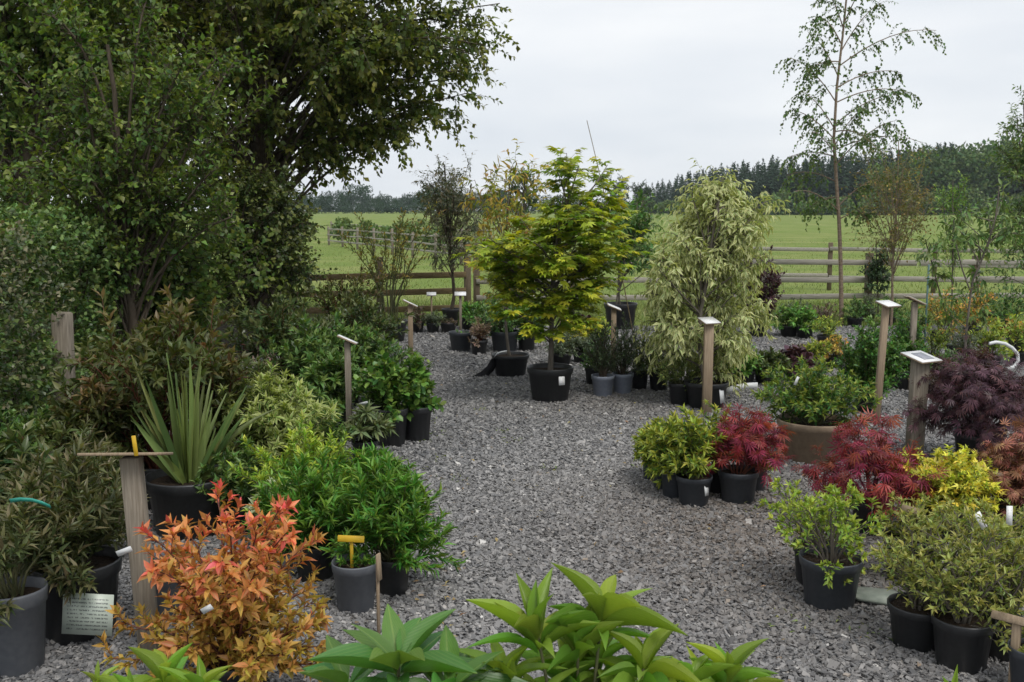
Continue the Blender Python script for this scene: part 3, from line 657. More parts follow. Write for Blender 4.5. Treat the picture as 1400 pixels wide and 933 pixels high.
sh = grow(P, nrm(np.array([[.4, -.1, .6]]) + rng.normal(size=(len(P), 3)) * .6), .16, 4, .3, .3); pl.stem(sh[::4], .0022, .001, 3); pl.on(sh, 8, .05, 1, 60, .036, .024, (0, 1), .6); pl.build(t, M['hedge2'], M['bark'], 'quad', sname='twigs')

# ------------------------------------------------------------------ pots and potted plants
def pot_parts(t, r, h, mat, S=26, ribs=False):
    pr = [(.02 * r, .0), (.74 * r, 0), (.775 * r, .02 * h), (.93 * r, .80 * h), (.985 * r, .815 * h), (1.02 * r, .97 * h), (1.0 * r, 1.0 * h), (.965 * r, .985 * h), (.93 * r, .84 * h)]
    V, T = lathe(pr, S)
    if ribs:
        V = V.reshape(len(pr), S, 3); V[2:4, ::2, :2] *= .955; V = V.reshape(-1, 3)
    mk('pot', V, T, mat, t, smooth=True)
    o = t.children[-1]; m = o.data
    a = np.linspace(0, 6.2832, 16, endpoint=False); P = [(0, 0, .9 * h)]
    for rr in (.3, .62, .945): P += [(rr * r * math.cos(x), rr * r * math.sin(x), (.895 - .03 * rr + (rng.uniform(-.02, .02) if rr < .9 else 0)) * h) for x in a]
    n = 16; T = [(0, 1 + i, 1 + (i + 1) % n) for i in range(n)]
    for q in range(2):
        for i in range(n):
            A = 1 + q * n + i; B = 1 + q * n + (i + 1) % n; T += [(A, A + n, B + n), (A, B + n, B)]
    mk('soil', P, T, M['soil'], t, smooth=True)
    return .875 * h
PRE = {}
def preset(nm, old, new, stem='stem', tpl='leaf', edge=None, var=.4, rough=.42, trans=.28, **kw):
    PRE[nm] = (leafmat(nm + '_leaf', old, new, var, rough, trans, edge), M[stem], tpl, bool(edge), kw)
preset('olive', (.085, .125, .04), (.17, .15, .07), 'stem', n=30, sub=8, slen=.3, lps=14, lL=.058, lW=.0125, ang=46, bare=.2, subang=32)
preset('photinia', (.085, .108, .026), (.26, .12, .055), 'redstem', n=20, sub=8, slen=.24, lps=10, lL=.068, lW=.024, ang=58, bare=.2, prof=.35, whorl=4, age=(-.6, .6), hage=True)
preset('laurel', (.052, .118, .03), (.14, .235, .05), 'stem', n=22, sub=7, slen=.26, lps=9, lL=.07, lW=.024, ang=56, whorl=5, bare=.15, rough=.33)
preset('laureldark', (.042, .088, .028), (.115, .145, .045), 'redstem', n=22, sub=7, slen=.26, lps=9, lL=.075, lW=.027, ang=56, whorl=4, bare=.12, rough=.3)
preset('viburnum', (.055, .14, .022), (.16, .28, .04), 'stem', 'round', n=18, sub=7, slen=.25, lps=7, lL=.052, lW=.04, ang=65, bare=.15, lift=.9, rough=.36)
preset('pierisvar', (.10, .205, .03), (.24, .33, .045), 'stem', edge=(.44, .48, .19), n=24, sub=7, slen=.25, lps=9, lL=.058, lW=.017, ang=58, whorl=6, droop=.12, bare=.2)
preset('lime', (.17, .32, .025), (.42, .52, .04), 'stem', 'leaf', n=30, sub=3, slen=.42, lps=24, lL=.026, lW=.009, ang=58, subang=20, up=.7, bare=.25, prof=.25, ctrl=.6, sfrom=.05, wig=.1)
preset('bright', (.06, .175, .018), (.15, .31, .03), 'stem', n=44, sub=4, slen=.4, lps=20, lL=.042, lW=.0085, ang=44, subang=24, up=.25, bare=.15, prof=.40, ctrl=.55, sfrom=.05, wig=.12)
preset('whitevar', (0.203, 0.324, 0.135), (0.405, 0.486, 0.243), 'stem', edge=(.62, .66, .47), n=10, sub=5, slen=.3, lps=8, lL=.05, lW=.016, ang=60, whorl=6)
preset('rhodo', (0.074, 0.119, 0.046), (0.162, 0.203, 0.081), 'stem', n=9, sub=4, slen=.25, lps=4, lL=.085, lW=.022, ang=70, whorl=7, bare=.4, droop=.1)
preset('azalea', (.18, .30, .032), (.37, .47, .05), 'greybark', n=16, sub=6, slen=.3, lps=4, lL=.032, lW=.011, ang=50, whorl=8, bare=.25, prof=.3, subang=40, mainleaf=True, zmin=.4)
preset('azaleadull', (.16, .225, .045), (.36, .37, .085), 'greybark', n=18, sub=7, slen=.3, lps=6, lL=.030, lW=.009, ang=55, whorl=6, bare=.15, prof=.25, zmin=.45)
preset('leucothoe', (0.057, 0.149, 0.024), (0.378, 0.419, 0.041), 'stem', n=16, sub=6, slen=.28, lps=8, lL=.048, lW=.015, ang=58, whorl=4, bare=.2)
preset('redacer', (.15, .014, .022), (.36, .024, .036), 'redstem', 'quad', skirt=.05, n=13, sub=8, slen=.34, lps=5, lL=.06, lW=.0065, ang=60, fan=7, spread=85, droop=.45, up=-.5, bare=.35, prof=.62, trans=.35)
preset('purpleacer', (0.055, 0.026, 0.041), (0.136, 0.055, 0.073), 'bark', 'quad', skirt=.12, n=18, sub=9, slen=.34, lps=5, lL=.062, lW=.007, ang=60, fan=7, spread=80, droop=.5, up=-.6, bare=.35, prof=.6)
preset('brownacer', (0.208, 0.086, 0.054), (0.402, 0.178, 0.097), 'redstem', 'quad', n=14, sub=7, slen=.34, lps=6, lL=.05, lW=.006, ang=60, fan=7, spread=80, droop=.5, up=-.5, bare=.3, prof=.55)
preset('choisya', (0.203, 0.338, 0.038), (0.750, 0.661, 0.041), 'stem', age=(.25, 1.1), n=22, sub=5, slen=.28, lps=6, lL=.048, lW=.014, ang=62, fan=3, spread=45, bare=.3, prof=.5, lift=.9)
preset('boxshrub', (0.038, 0.115, 0.019), (0.108, 0.243, 0.030), 'stem', 'quad', n=36, sub=10, slen=.24, lps=11, lL=.036, lW=.018, ang=60, bare=.06, prof=.5, ctrl=.8)
preset('conifershrub', (0.043, 0.085, 0.044), (0.101, 0.144, 0.059), 'bark', 'quad', n=10, sub=12, slen=.2, lps=16, lL=.026, lW=.006, ang=50, bare=.15, up=.4, prof=.4)
preset('yewtip', (.09, .15, .045), (.27, .31, .07), 'stem', 'quad', n=16, sub=7, slen=.26, lps=10, lL=.034, lW=.009, ang=52, bare=.15)
preset('freshgreen', (0.074, 0.203, 0.030), (0.189, 0.365, 0.054), 'stem', n=16, sub=4, slen=.3, lps=6, lL=.07, lW=.032, ang=62, bare=.25, lift=.9)
preset('yellowgreen', (0.162, 0.270, 0.030), (0.405, 0.459, 0.047), 'stem', n=18, sub=5, slen=.3, lps=7, lL=.05, lW=.018, ang=58, bare=.2)
preset('midgreen', (0.054, 0.135, 0.030), (0.121, 0.230, 0.047), 'stem', n=16, sub=5, slen=.28, lps=8, lL=.05, lW=.022, ang=60, bare=.2)
preset('greygreen', (0.101, 0.142, 0.081), (0.176, 0.216, 0.135), 'stem', 'quad', n=18, sub=6, slen=.25, lps=9, lL=.035, lW=.012, ang=58, bare=.2)
preset('heuchera', (0.038, 0.016, 0.027), (0.074, 0.030, 0.046), 'redstem', 'round', n=22, sub=0, slen=.2, lps=2, lL=.07, lW=.07, ang=75, bare=.7, lift=1.2, prof=.6, whorl=3)
preset('purplebush', (0.041, 0.016, 0.022), (0.081, 0.030, 0.038), 'bark', n=16, sub=8, slen=.2, lps=9, lL=.05, lW=.03, ang=62, bare=.12, prof=.35, ctrl=.7)
preset('orangebush', (0.162, 0.216, 0.034), (0.675, 0.324, 0.041), 'stem', n=16, sub=5, slen=.28, lps=7, lL=.05, lW=.022, ang=60, bare=.25)
preset('pinkgrey', (0.216, 0.162, 0.115), (0.405, 0.284, 0.216), 'redstem', 'quad', n=12, sub=6, slen=.25, lps=9, lL=.04, lW=.012, ang=55, bare=.2)
preset('berry', (0.061, 0.081, 0.041), (0.270, 0.176, 0.149), 'redstem', 'quad', n=14, sub=5, slen=.25, lps=8, lL=.04, lW=.016, ang=60, bare=.2)

def place(pot):
    px, yb, w_, h_, mat = pot; p = gp(px, yb); Y0 = p[1]; m = mpp(Y0, .1); r = w_ * m / 2; el = math.atan2(CAMH - .1, Y0); h = h_ * m / math.cos(el)
    return np.array([p[0] * (Y0 + .75 * r) / Y0, Y0 + .75 * r, 0]), r, h
def potted(label, pot, fol=None, pre=None, name='potted_shrub', cat='shrub', group=None, ribs=False, scale=1.0, nparts=0, pmesh=None, **kw):
    """pot = (photo x, photo y of its foot, width, height, material); fol = (left, right, top) of the foliage in the photo"""
    c, r, h = place(pot); t = thing(name, label, cat, c, group)
    zs = pot_parts(t, r, h, M[pot[4]], ribs=ribs); t['r'] = r
    if pre:
        lm, sm, tpl, marg, base = PRE[pre]; K = dict(base); K.update(kw)
        m = mpp(c[1], .5); ztop = at(pot[0], fol[2], c[1])[2]; H = max(ztop - zs, .08); R = (fol[1] - fol[0]) / 2 * m * 1.0
        off = ((fol[0] + fol[1]) / 2 - pot[0]) * m
        K['lL'] *= scale; K['lW'] *= scale
        if c[1] > 7.6 and tpl == 'leaf' and not marg: tpl = 'quad'
        pl = Plant(); bush(pl, (0, 0, zs - .01), H * .97, max(R - K['lL'] * .55, .04), off=(off, 0), r0=K.pop('r0', .0045 + .0035 * H), **K)
        if nparts: pl.parts(t, lm, pmesh, nparts)
        pl.build(t, lm, sm, tpl, marg, sname='stems')
    return t, c, zs, h, r
def px_clumps(lst, c, dz=.0, sy=.4, jit=.06):
    """points at given spots of the photograph, at the plant's own distance, scattered in depth"""
    out = []
    for q in lst:
        Y = c[1] + dz + rng.normal(0, sy); Y = min(max(Y, c[1] + dz - 1.5 * sy), c[1] + dz + 1.5 * sy); p = at(q[0], q[1], Y); out.append(p - c + rng.normal(0, jit, 3))
    return np.array(out)
def sapling(t, c, z0, path, C, mat, cr=.3, r0=.025, tm='greybark', tpl='leaf', margin=False, r1=.006, **kw):
    pts = np.array([[(0, 0, z0)] + [tuple((at(x, y, c[1] + dy) - c)) for x, y, dy in path]])
    if pts.shape[1] < 7:                                     # resample smoothly
        K = 10; s = np.linspace(0, pts.shape[1] - 1.001, K); i = s.astype(int); f = (s - i)[:, None]; pts = (pts[0, i] * (1 - f) + pts[0, i + 1] * f)[None]
    pts = pts + rng.normal(size=pts.shape) * .006 * (np.arange(pts.shape[1]) > 0)[None, :, None]
    V, T = tubes(pts, r0, r1, 8); mk('trunk', V, T, M[tm], t, smooth=True)
    pl = Plant(); crown(pl, C, cr, pts, **kw); pl.build(t, mat, M[tm], tpl, margin, fname='crown', sname='branches')
    return pts

# --- left border, from the front
potted('olive-green narrow-leaved shrub in the grey pot at the left edge', (26, 929, 88, 108, 'potgrey'), (-75, 120, 640), 'olive', n=13, sub=6, bare=.35)
potted('bushy bronze-green shrub in the large black pot carrying the handwritten sheet', (112, 884, 118, 100, 'potblack'), (5, 190, 612), 'olive', n=34, sub=8)
potted('dark green shrub in a black pot behind the bronze-green shrub at left', (35, 800, 90, 70, 'potblack'), (-60, 120, 590), 'laureldark')
M['orange'] = leafmat('orange_leaf', (0.486, 0.317, 0.041), (0.743, 0.142, 0.061), .35, .4, .3, part=True)
om = leaf_meshes('leaf', M['orange'], 5, (.15, .5), (.1, .35), 4)
PRE['orange'] = (leafmat('orange_small_leaf', (0.446, 0.284, 0.041), (0.702, 0.149, 0.068), .38, .42, .3), M['redstem'], 'leaf', False, dict(n=46, sub=8, slen=.2, lps=9, lL=.041, lW=.016, ang=58, whorl=5, bare=.12, prof=.08, subang=38, hage=True, age=(-.1, 1.0), zmin=.5, skirt=.7))
potted('orange and red leaved shrub glowing in front of the sword-leaved plant', (325, 975, 100, 60, 'potblack'), (165, 485, 684), 'orange', nparts=300, pmesh=om)
potted('empty-looking slate grey pot with yellow marker and a little soil', (487, 843, 64, 66, 'potgrey'), (462, 512, 770), 'bright', n=6, sub=2, scale=.7)
potted('fine-leaved bright green mound spilling from a black pot by the path', (537, 818, 52, 50, 'potblack'), (455, 592, 632), 'bright', n=40, sub=4, scale=1.4)
potted('fine-leaved bright green plant behind the yellow marker', (432, 800, 60, 50, 'potblack'), (350, 500, 630), 'bright', n=38, sub=4, scale=1.4)
potted('yellow-lime upright evergreen in the middle of the left border', (420, 745, 60, 50, 'potblack'), (330, 485, 588), 'lime', n=30, sub=3, scale=1.45, lps=22)
potted('white-variegated plant tucked among the bright green foliage', (388, 760, 40, 40, 'potblack'), (345, 430, 648), 'whitevar')
potted('lime-green plant with feathery shoots behind the bright green mound', (500, 735, 50, 45, 'potblack'), (445, 570, 620), 'bright', n=36, sub=4, scale=1.4)
potted('glossy variegated evergreen with cream-edged leaves left of the brown label post', (380, 690, 70, 55, 'potblack'), (300, 455, 500), 'pierisvar', n=34)
potted('soft green evergreen at the foot of the brown label post', (440, 672, 50, 45, 'potblack'), (395, 485, 550), 'laurel', scale=.6, n=20)
potted('tall bronze-tinted shrub with red-brown young leaves in front of the hedge', (225, 700, 80, 60, 'potblack'), (105, 345, 372), 'photinia', n=26, sub=9, scale=1.0)
potted('lower bronze-green shrub left of the sword-leaved plant', (120, 720, 70, 60, 'potblack'), (70, 200, 520), 'photinia', n=18, scale=.9)
potted('dense laurel beside the tall bronze-tinted shrub', (300, 660, 60, 50, 'potblack'), (255, 350, 480), 'laureldark', scale=.8)
potted('small pinkish heather below the dark laurels', (352, 600, 46, 35, 'potblack'), (318, 400, 478), 'berry')
potted('large dark green laurel right of the holly, farther back', (385, 545, 60, 45, 'potblack'), (322, 475, 392), 'laureldark', n=26, sub=8)
potted('bushy laurel with reddish tips behind the brown label post', (430, 560, 60, 45, 'potblack'), (380, 520, 430), 'laurel', n=26, sub=8)
potted('low glossy laurel between brown label post and round-leaved shrubs', (455, 600, 60, 45, 'potblack'), (405, 505, 478), 'laurel', n=22, sub=7)
potted('reddish-tipped evergreen in front of the brown fence', (470, 500, 60, 40, 'potblack'), (425, 540, 362), 'photinia', n=20, sub=8, scale=.9)
potted('round-leaved green shrub in the black pot, left of two', (536, 613, 46, 52, 'potblack'), (482, 570, 475), 'viburnum', n=18, sub=7)
potted('round-leaved green shrub in the ribbed black pot, right of two', (570, 606, 44, 48, 'potblack'), (535, 604, 478), 'viburnum', ribs=True)
potted('small long-leaved evergreen in a little black pot below the brown label post', (499, 633, 36, 28, 'potblack'), (470, 535, 548), 'rhodo')
potted('thin many-stemmed shrub with airy olive leaves against the field', (533, 470, 50, 30, 'potblack'), (472, 612, 268), 'orangebush', n=15, sub=10, slen=.16, lps=10, bare=.3, prof=.12, lL=.055, lW=.018, root=.15, ctrl=.25, subang=30, up=.5, age=(0, .45), r0=.010, skirt=0)

for row in ((300, 690, 60, 50, 225, 365, 455, 'photinia', 'second bronze-tinted shrub, right of the tall one, behind the sword blades', .9, 26),
            (165, 690, 60, 50, 100, 235, 470, 'photinia', 'bronze-tinted shrub between the grey hedge post and the sword blades', .9, 24),
            (40, 700, 70, 50, -30, 110, 560, 'laurel', 'fresh green shrub in front of the hedge at the left edge', .8, 26),
            (330, 735, 50, 40, 270, 395, 600, 'laurel', 'green shrub between the sword blades and the cream-edged evergreen', .6, 24),
            (345, 640, 50, 40, 290, 400, 470, 'laureldark', 'dark evergreen behind the cream-edged evergreen', .8, 22),
            (410, 640, 50, 40, 360, 470, 520, 'laurel', 'mid-green evergreen between cream-edged evergreen and brown label post', .8, 22),
            (120, 780, 60, 45, 60, 190, 590, 'olive', 'bronze-green shrub standing behind the thick wooden post', 1., 30),
            (470, 560, 50, 40, 420, 545, 440, 'laurel', 'tall fresh laurel behind the round-leaved shrubs', .9, 24),
            (520, 560, 50, 40, 470, 560, 450, 'laurel', 'laurel directly behind the left black pot of the round-leaved pair', .8, 22),
            (500, 520, 50, 34, 440, 560, 395, 'laureldark', 'dark laurel right of the reddish-tipped evergreen before the brown fence', .9, 24)):
    potted(row[8], (row[0], row[1], row[2], row[3], 'potblack'), (row[4], row[5], row[6]), row[7], scale=row[9], n=row[10])

# sword-leaved plant: every blade a leaf of its own
c, r, h = place((262, 742, 118, 80, 'potblack')); t = thing('sword_leaved_plant', 'sword-leaved plant with long upright green blades behind the orange shrub', 'plant', c); zs = pot_parts(t, r, h, M['potblack'])
M['strap'] = leafmat('strap_leaf', (0.101, 0.155, 0.041), (0.203, 0.230, 0.068), .3, .38, .2, part=True)
for q in range(46):
    az = q * 2.4 + rng.uniform(-.3, .3); lean = rng.uniform(.08, 1.0) ** 1.2 if q > 6 else rng.uniform(.02, .2); Ln = rng.uniform(.38, .76) * (1.0 if lean < .45 else .85)
    d = np.array([math.cos(az) * lean, math.sin(az) * lean * .8, 1.]); pts = grow(np.array([[math.cos(az) * .03, math.sin(az) * .03, zs - .02]]), d[None], Ln, 9, -.25 * lean - (.9 if q % 9 == 8 else 0), .05)[0]
    side = nrm(np.cross(d, [math.cos(az + 1.2), math.sin(az + 1.2), .2])); wd = rng.uniform(.013, .021); V = []; T = []
    for i, p in enumerate(pts):
        a = i / 8; w_ = wd * (.6 + .4 * min(1, a * 3)) * (1 - max(0, a - .45) / .55) ** .8 + .0008; nn = nrm(np.cross(side, np.gradient(pts, axis=0)[i])) * wd * .35
        V += [p - side * w_ + nn, p - nn * .4, p + side * w_ + nn]
        if i: b = i * 3; o_ = b - 3; T += [(o_, o_ + 1, b + 1), (o_, b + 1, b), (o_ + 1, o_ + 2, b + 2), (o_ + 1, b + 2, b + 1)]
    o = mk('leaf', V, T, M['strap'], t, smooth=True); o['rnd'] = float(rng.uniform()); o['age'] = float(rng.uniform() ** 2)
potted('half-hidden slate grey pot between the wooden post and the orange shrub', (232, 850, 70, 75, 'potgrey'), (200, 270, 760), 'bright', n=6, sub=2, scale=.6)

# --- middle of the yard
def clumps_along(x0, y0, x1, y1, n, sx, sy_): 
    f = rng.uniform(0, 1, n); return [(x0 + (x1 - x0) * q + rng.uniform(-sx, sx), y0 + (y1 - y0) * q + rng.uniform(-sy_, sy_)) for q in f]
# yellow-green tree in the big black pot
t, c, zs, h, r = potted('yellow-green layered tree in a big black pot in the middle of the yard', (752, 552, 64, 47, 'potblack'), name='potted_tree', cat='tree')
lm = leafmat('limetree_leaf', (0.17, 0.28, 0.018), (0.52, 0.54, 0.022), .38, .45, .42)
sp = [(790, 226), (762, 236), (825, 232), (806, 244), (778, 252), (842, 246), (745, 232), (765, 268), (800, 270), (835, 275), (750, 285), (720, 300), (785, 292), (820, 300), (848, 285), (735, 322), (700, 322), (668, 332), (650, 342), (690, 345), (722, 345), (760, 318), (800, 325), (835, 322), (855, 335), (770, 345), (812, 350), (838, 362), (695, 365), (665, 358), (728, 372), (760, 372), (795, 378), (822, 382), (710, 392), (682, 388), (745, 398), (778, 402), (808, 398), (725, 415), (760, 420), (795, 416), (742, 436), (780, 432), (705, 412)]
sapling(t, c, zs - .02, [(753, 480, 0), (754, 430, 0), (756, 380, .03), (762, 330, 0), (775, 280, 0), (790, 226, 0)], px_clumps(sp + sp[12:30], c, sy=.42), lm, .28, .026, 'greybark', 'quad', ns=10, nl=7, lL=.085, lW=.026, fan=5, spread=62, flat=.72, up=-.1, arch=.02, att=(.55, .92), lr=.012, tr=.003, droop=.12, lift=1.3, jit=.18, inner=.45, ang=55)
o = bpy.data.objects.new('plant_tag', None); bpy.data.objects.remove(o)
# orange-tinted sapling
t, c, zs, h, r = potted('orange-tinted sapling in the wide black pot with a black cloth beside it', (698, 517, 52, 30, 'potblack'), name='potted_tree', cat='tree')
lm = leafmat('sapling_orange_leaf', (0.203, 0.270, 0.034), (0.567, 0.338, 0.061), .4, .45, .35)
sp = [(690, 238), (702, 228), (658, 232), (715, 250), (680, 258), (668, 240), (700, 268), (722, 282), (690, 290), (672, 285), (710, 305), (725, 320), (688, 320), (668, 312), (700, 340), (675, 345), (720, 350), (690, 365), (668, 335), (705, 372)]
sapling(t, c, zs - .02, [(694, 470, 0), (690, 430, 0), (690, 380, 0), (693, 300, 0), (700, 228, 0)], px_clumps(sp, c, sy=.3), lm, .26, .018, 'greybark', ns=8, nl=9, lL=.085, lW=.024, up=-.3, arch=.1, lr=.008, tr=.0025, droop=.25, att=(.6, .92))
# slender dark tree
t, c, zs, h, r = potted('slender dark-leaved sapling in a black pot before the fence', (617, 447, 26, 24, 'potblack'), name='potted_tree', cat='tree')
lm = leafmat('darkwillow_leaf', (.10, .13, .07), (.19, .15, .09), .4, .45, .25)
sp = clumps_along(612, 235, 625, 345, 34, 34, 12) + [(606, 222), (640, 215), (598, 300), (655, 290)]
sapling(t, c, zs - .02, [(621, 400, 0), (616, 350, 0), (612, 290, 0), (608, 225, 0)], px_clumps(sp, c, sy=.3), lm, .32, .03, 'bark', 'quad', ns=9, nl=11, lL=.07, lW=.02, up=-.5, arch=.15, lr=.010, tr=.003, droop=.4, att=(.6, .92))
# twin-stemmed green sapling behind
t, c, zs, h, r = potted('twin-stemmed green sapling behind the dark cone of the grey pots', (848, 452, 46, 36, 'potblack'), name='potted_tree', cat='tree')
lm = leafmat('greensapling_leaf', (0.061, 0.142, 0.032), (0.135, 0.257, 0.054), .4, .4, .3)
sp = clumps_along(868, 290, 880, 360, 24, 26, 8) + [(880, 275), (850, 330), (862, 310)]
pts = sapling(t, c, zs - .02, [(846, 400, 0), (852, 350, 0), (868, 300, 0), (880, 275, 0)], px_clumps(sp, c, sy=.3), lm, .28, .016, 'greybark', ns=8, nl=9, lL=.085, lW=.035, up=-.1, arch=.15, lr=.009, tr=.003)
V, T = tubes(np.array([[(-.06, 0, zs), (-.04, 0, .6), (-.02, .02, 1.1), (.05, .02, 1.5)]]), .014, .008, 6); mk('trunk', V, T, M['greybark'], t, smooth=True)
# cream-variegated tree
t, c, zs, h, r = potted('cream-variegated drooping tree in a large black pot right of the yellow-green tree', (965, 562, 60, 37, 'potblack'), name='potted_tree', cat='tree')
lm = leafmat('creamtree_leaf', (.23, .32, .10), (.36, .42, .16), .3, .5, .3, edge=(.60, .60, .31))
sp = []
out_l = [(262, 968, 1000), (285, 955, 1040), (310, 945, 1042), (335, 905, 1040), (360, 895, 1036), (385, 885, 1030), (410, 880, 1032), (435, 885, 1040), (458, 890, 1042), (474, 905, 985)]
for y, xa, xb in out_l:
    for q in range(8): sp.append((rng.uniform(xa - 8, xb + 6), y + rng.uniform(-8, 14)))
sapling(t, c, zs - .02, [(958, 490, 0), (956, 440, 0), (965, 380, 0), (978, 310, 0), (984, 272, 0)], px_clumps(sp + [(984, 266), (980, 274), (990, 278), (984, 285), (1022, 284), (1028, 292), (1016, 296), (1034, 305), (932, 312), (925, 320), (940, 322)], c, dz=.34, sy=.32), lm, .24, .028, 'greybark', 'leaf', True, ns=16, nl=10, lL=.07, lW=.021, up=-.7, arch=.1, lr=.010, tr=.003, droop=.75, att=(.6, .92), inner=.5, jit=.3)

G2 = 'grey pots with dark conifers'
potted('dark bushy conifer in the pale grey pot, left of two', (824, 544, 32, 29, 'potlilac'), (800, 850, 425), 'conifershrub', 'potted_conifer', 'conifer', n=18, sub=14)
potted('dark bushy conifer in the pale grey pot, right of two', (851, 540, 30, 28, 'potlilac'), (822, 880, 428), 'conifershrub', 'potted_conifer', 'conifer', n=18, sub=14)
potted('yellow-green bush in a small black pot next to the pale grey pots', (874, 534, 25, 25, 'potblack'), (850, 915, 440), 'yewtip', n=20)
potted('yellow-green bush in a black pot below the cream-variegated tree', (900, 536, 28, 27, 'potblack'), (872, 935, 450), 'yewtip', n=20)
potted('low yellow-green shrub in a black pot touching the large pot of the cream tree', (930, 556, 34, 31, 'potblack'), (885, 965, 478), 'yewtip', n=22)
potted('broad black pot with bushy green shrub behind the orange-tinted sapling', (690, 483, 40, 29, 'potblue'), (640, 735, 402), 'midgreen', n=26, sub=8)
potted('wide slate-blue pot at the left of the back row with a label stake', (630, 482, 33, 27, 'potblue'), (612, 650, 452), 'freshgreen', n=4, sub=1, scale=.4)
potted('pinkish dry-looking heath in a small black pot of the back row', (655, 486, 24, 20, 'potblack'), (640, 674, 432), 'pinkgrey', n=18)
potted('dark shrub in a black pot between back row and yellow-green tree', (720, 481, 26, 24, 'potblack'), (700, 760, 415), 'midgreen', n=20)
potted('small rose-tinted shrub in the leftmost black pot of the far row', (571, 456, 18, 14, 'potblack'), (550, 590, 418), 'berry')
potted('small grass-green shrub in the second black pot of the far row', (592, 456, 19, 14, 'potblack'), (575, 612, 425), 'greygreen')
potted('flat black pot with a tiny plant, third of the far row', (613, 456, 23, 14, 'potblack'), (600, 628, 436), 'berry', n=6)
potted('small shrub in a black pot right of the slender sapling', (640, 452, 20, 15, 'potblack'), (628, 668, 410), 'freshgreen')
potted('green shrub in front of the fence behind the orange-tinted sapling', (668, 455, 26, 16, 'potblack'), (645, 712, 398), 'midgreen', n=20)
potted('leafy green shrub behind the trunk of the yellow-green tree', (728, 462, 26, 18, 'potblack'), (700, 762, 405), 'freshgreen', scale=.8)
potted('low dark evergreen in the row behind the yellow-green tree, leftmost', (768, 500, 28, 16, 'potblack'), (742, 795, 448), 'greygreen', n=24)
potted('low dark evergreen in the row behind the yellow-green tree, second', (796, 498, 28, 16, 'potblack'), (772, 826, 452), 'greygreen', n=24)
potted('golden-leaved plant glowing behind the trunk of the yellow-green tree', (785, 478, 24, 16, 'potblack'), (762, 812, 432), 'choisya', scale=1.1)
potted('second golden-leaved plant, nearer the grey pots', (815, 478, 24, 16, 'potblack'), (798, 840, 434), 'yellowgreen', scale=1.1)
potted('dark-leaved heuchera behind the golden-leaved plants', (790, 462, 24, 16, 'potblack'), (765, 815, 428), 'heuchera')
potted('small black pot with dark shrub tucked behind the pale grey pots', (812, 528, 26, 24, 'potblack'), (790, 835, 462), 'midgreen', scale=.7)
potted('glossy green plant in a black pot right of the cream tree, left of a pair', (992, 531, 28, 22, 'potblack'), (960, 1015, 474), 'freshgreen', scale=.9)
potted('glossy green plant in a black pot right of the cream tree, right of a pair', (1018, 530, 28, 22, 'potblack'), (995, 1048, 470), 'freshgreen', scale=.8)
potted('dark bronze shrub in a black pot behind the brown tub', (1045, 528, 30, 22, 'potblack'), (1015, 1080, 478), 'laureldark', scale=.7)
potted('purple-black heuchera behind the brown tub', (1085, 522, 30, 20, 'potblack'), (1052, 1118, 474), 'heuchera', n=34)
potted('yellow-tipped fern-like shrub right of the purple-black heuchera', (1110, 508, 28, 18, 'potblack'), (1090, 1140, 462), 'leucothoe', scale=.8)
potted('shrub with yellow and green leaves in the wide brown tub', (1110, 637, 100, 56, 'potbrown'), (1028, 1192, 490), 'leucothoe', n=36, sub=9, scale=.95, age=(-.3, .55), skirt=.08)
potted('rounded dense green shrub left of the tan label post', (1186, 566, 40, 30, 'potblack'), (1150, 1226, 424), 'boxshrub', n=54, sub=12)
potted('dense green shrub in a black pot behind the tan label post', (1232, 535, 36, 28, 'potblack'), (1205, 1262, 428), 'boxshrub', n=40)
potted('dark purple columnar bush right of the cream tree', (1036, 462, 26, 18, 'potblack'), (1006, 1062, 328), 'purplebush', n=24, sub=11)
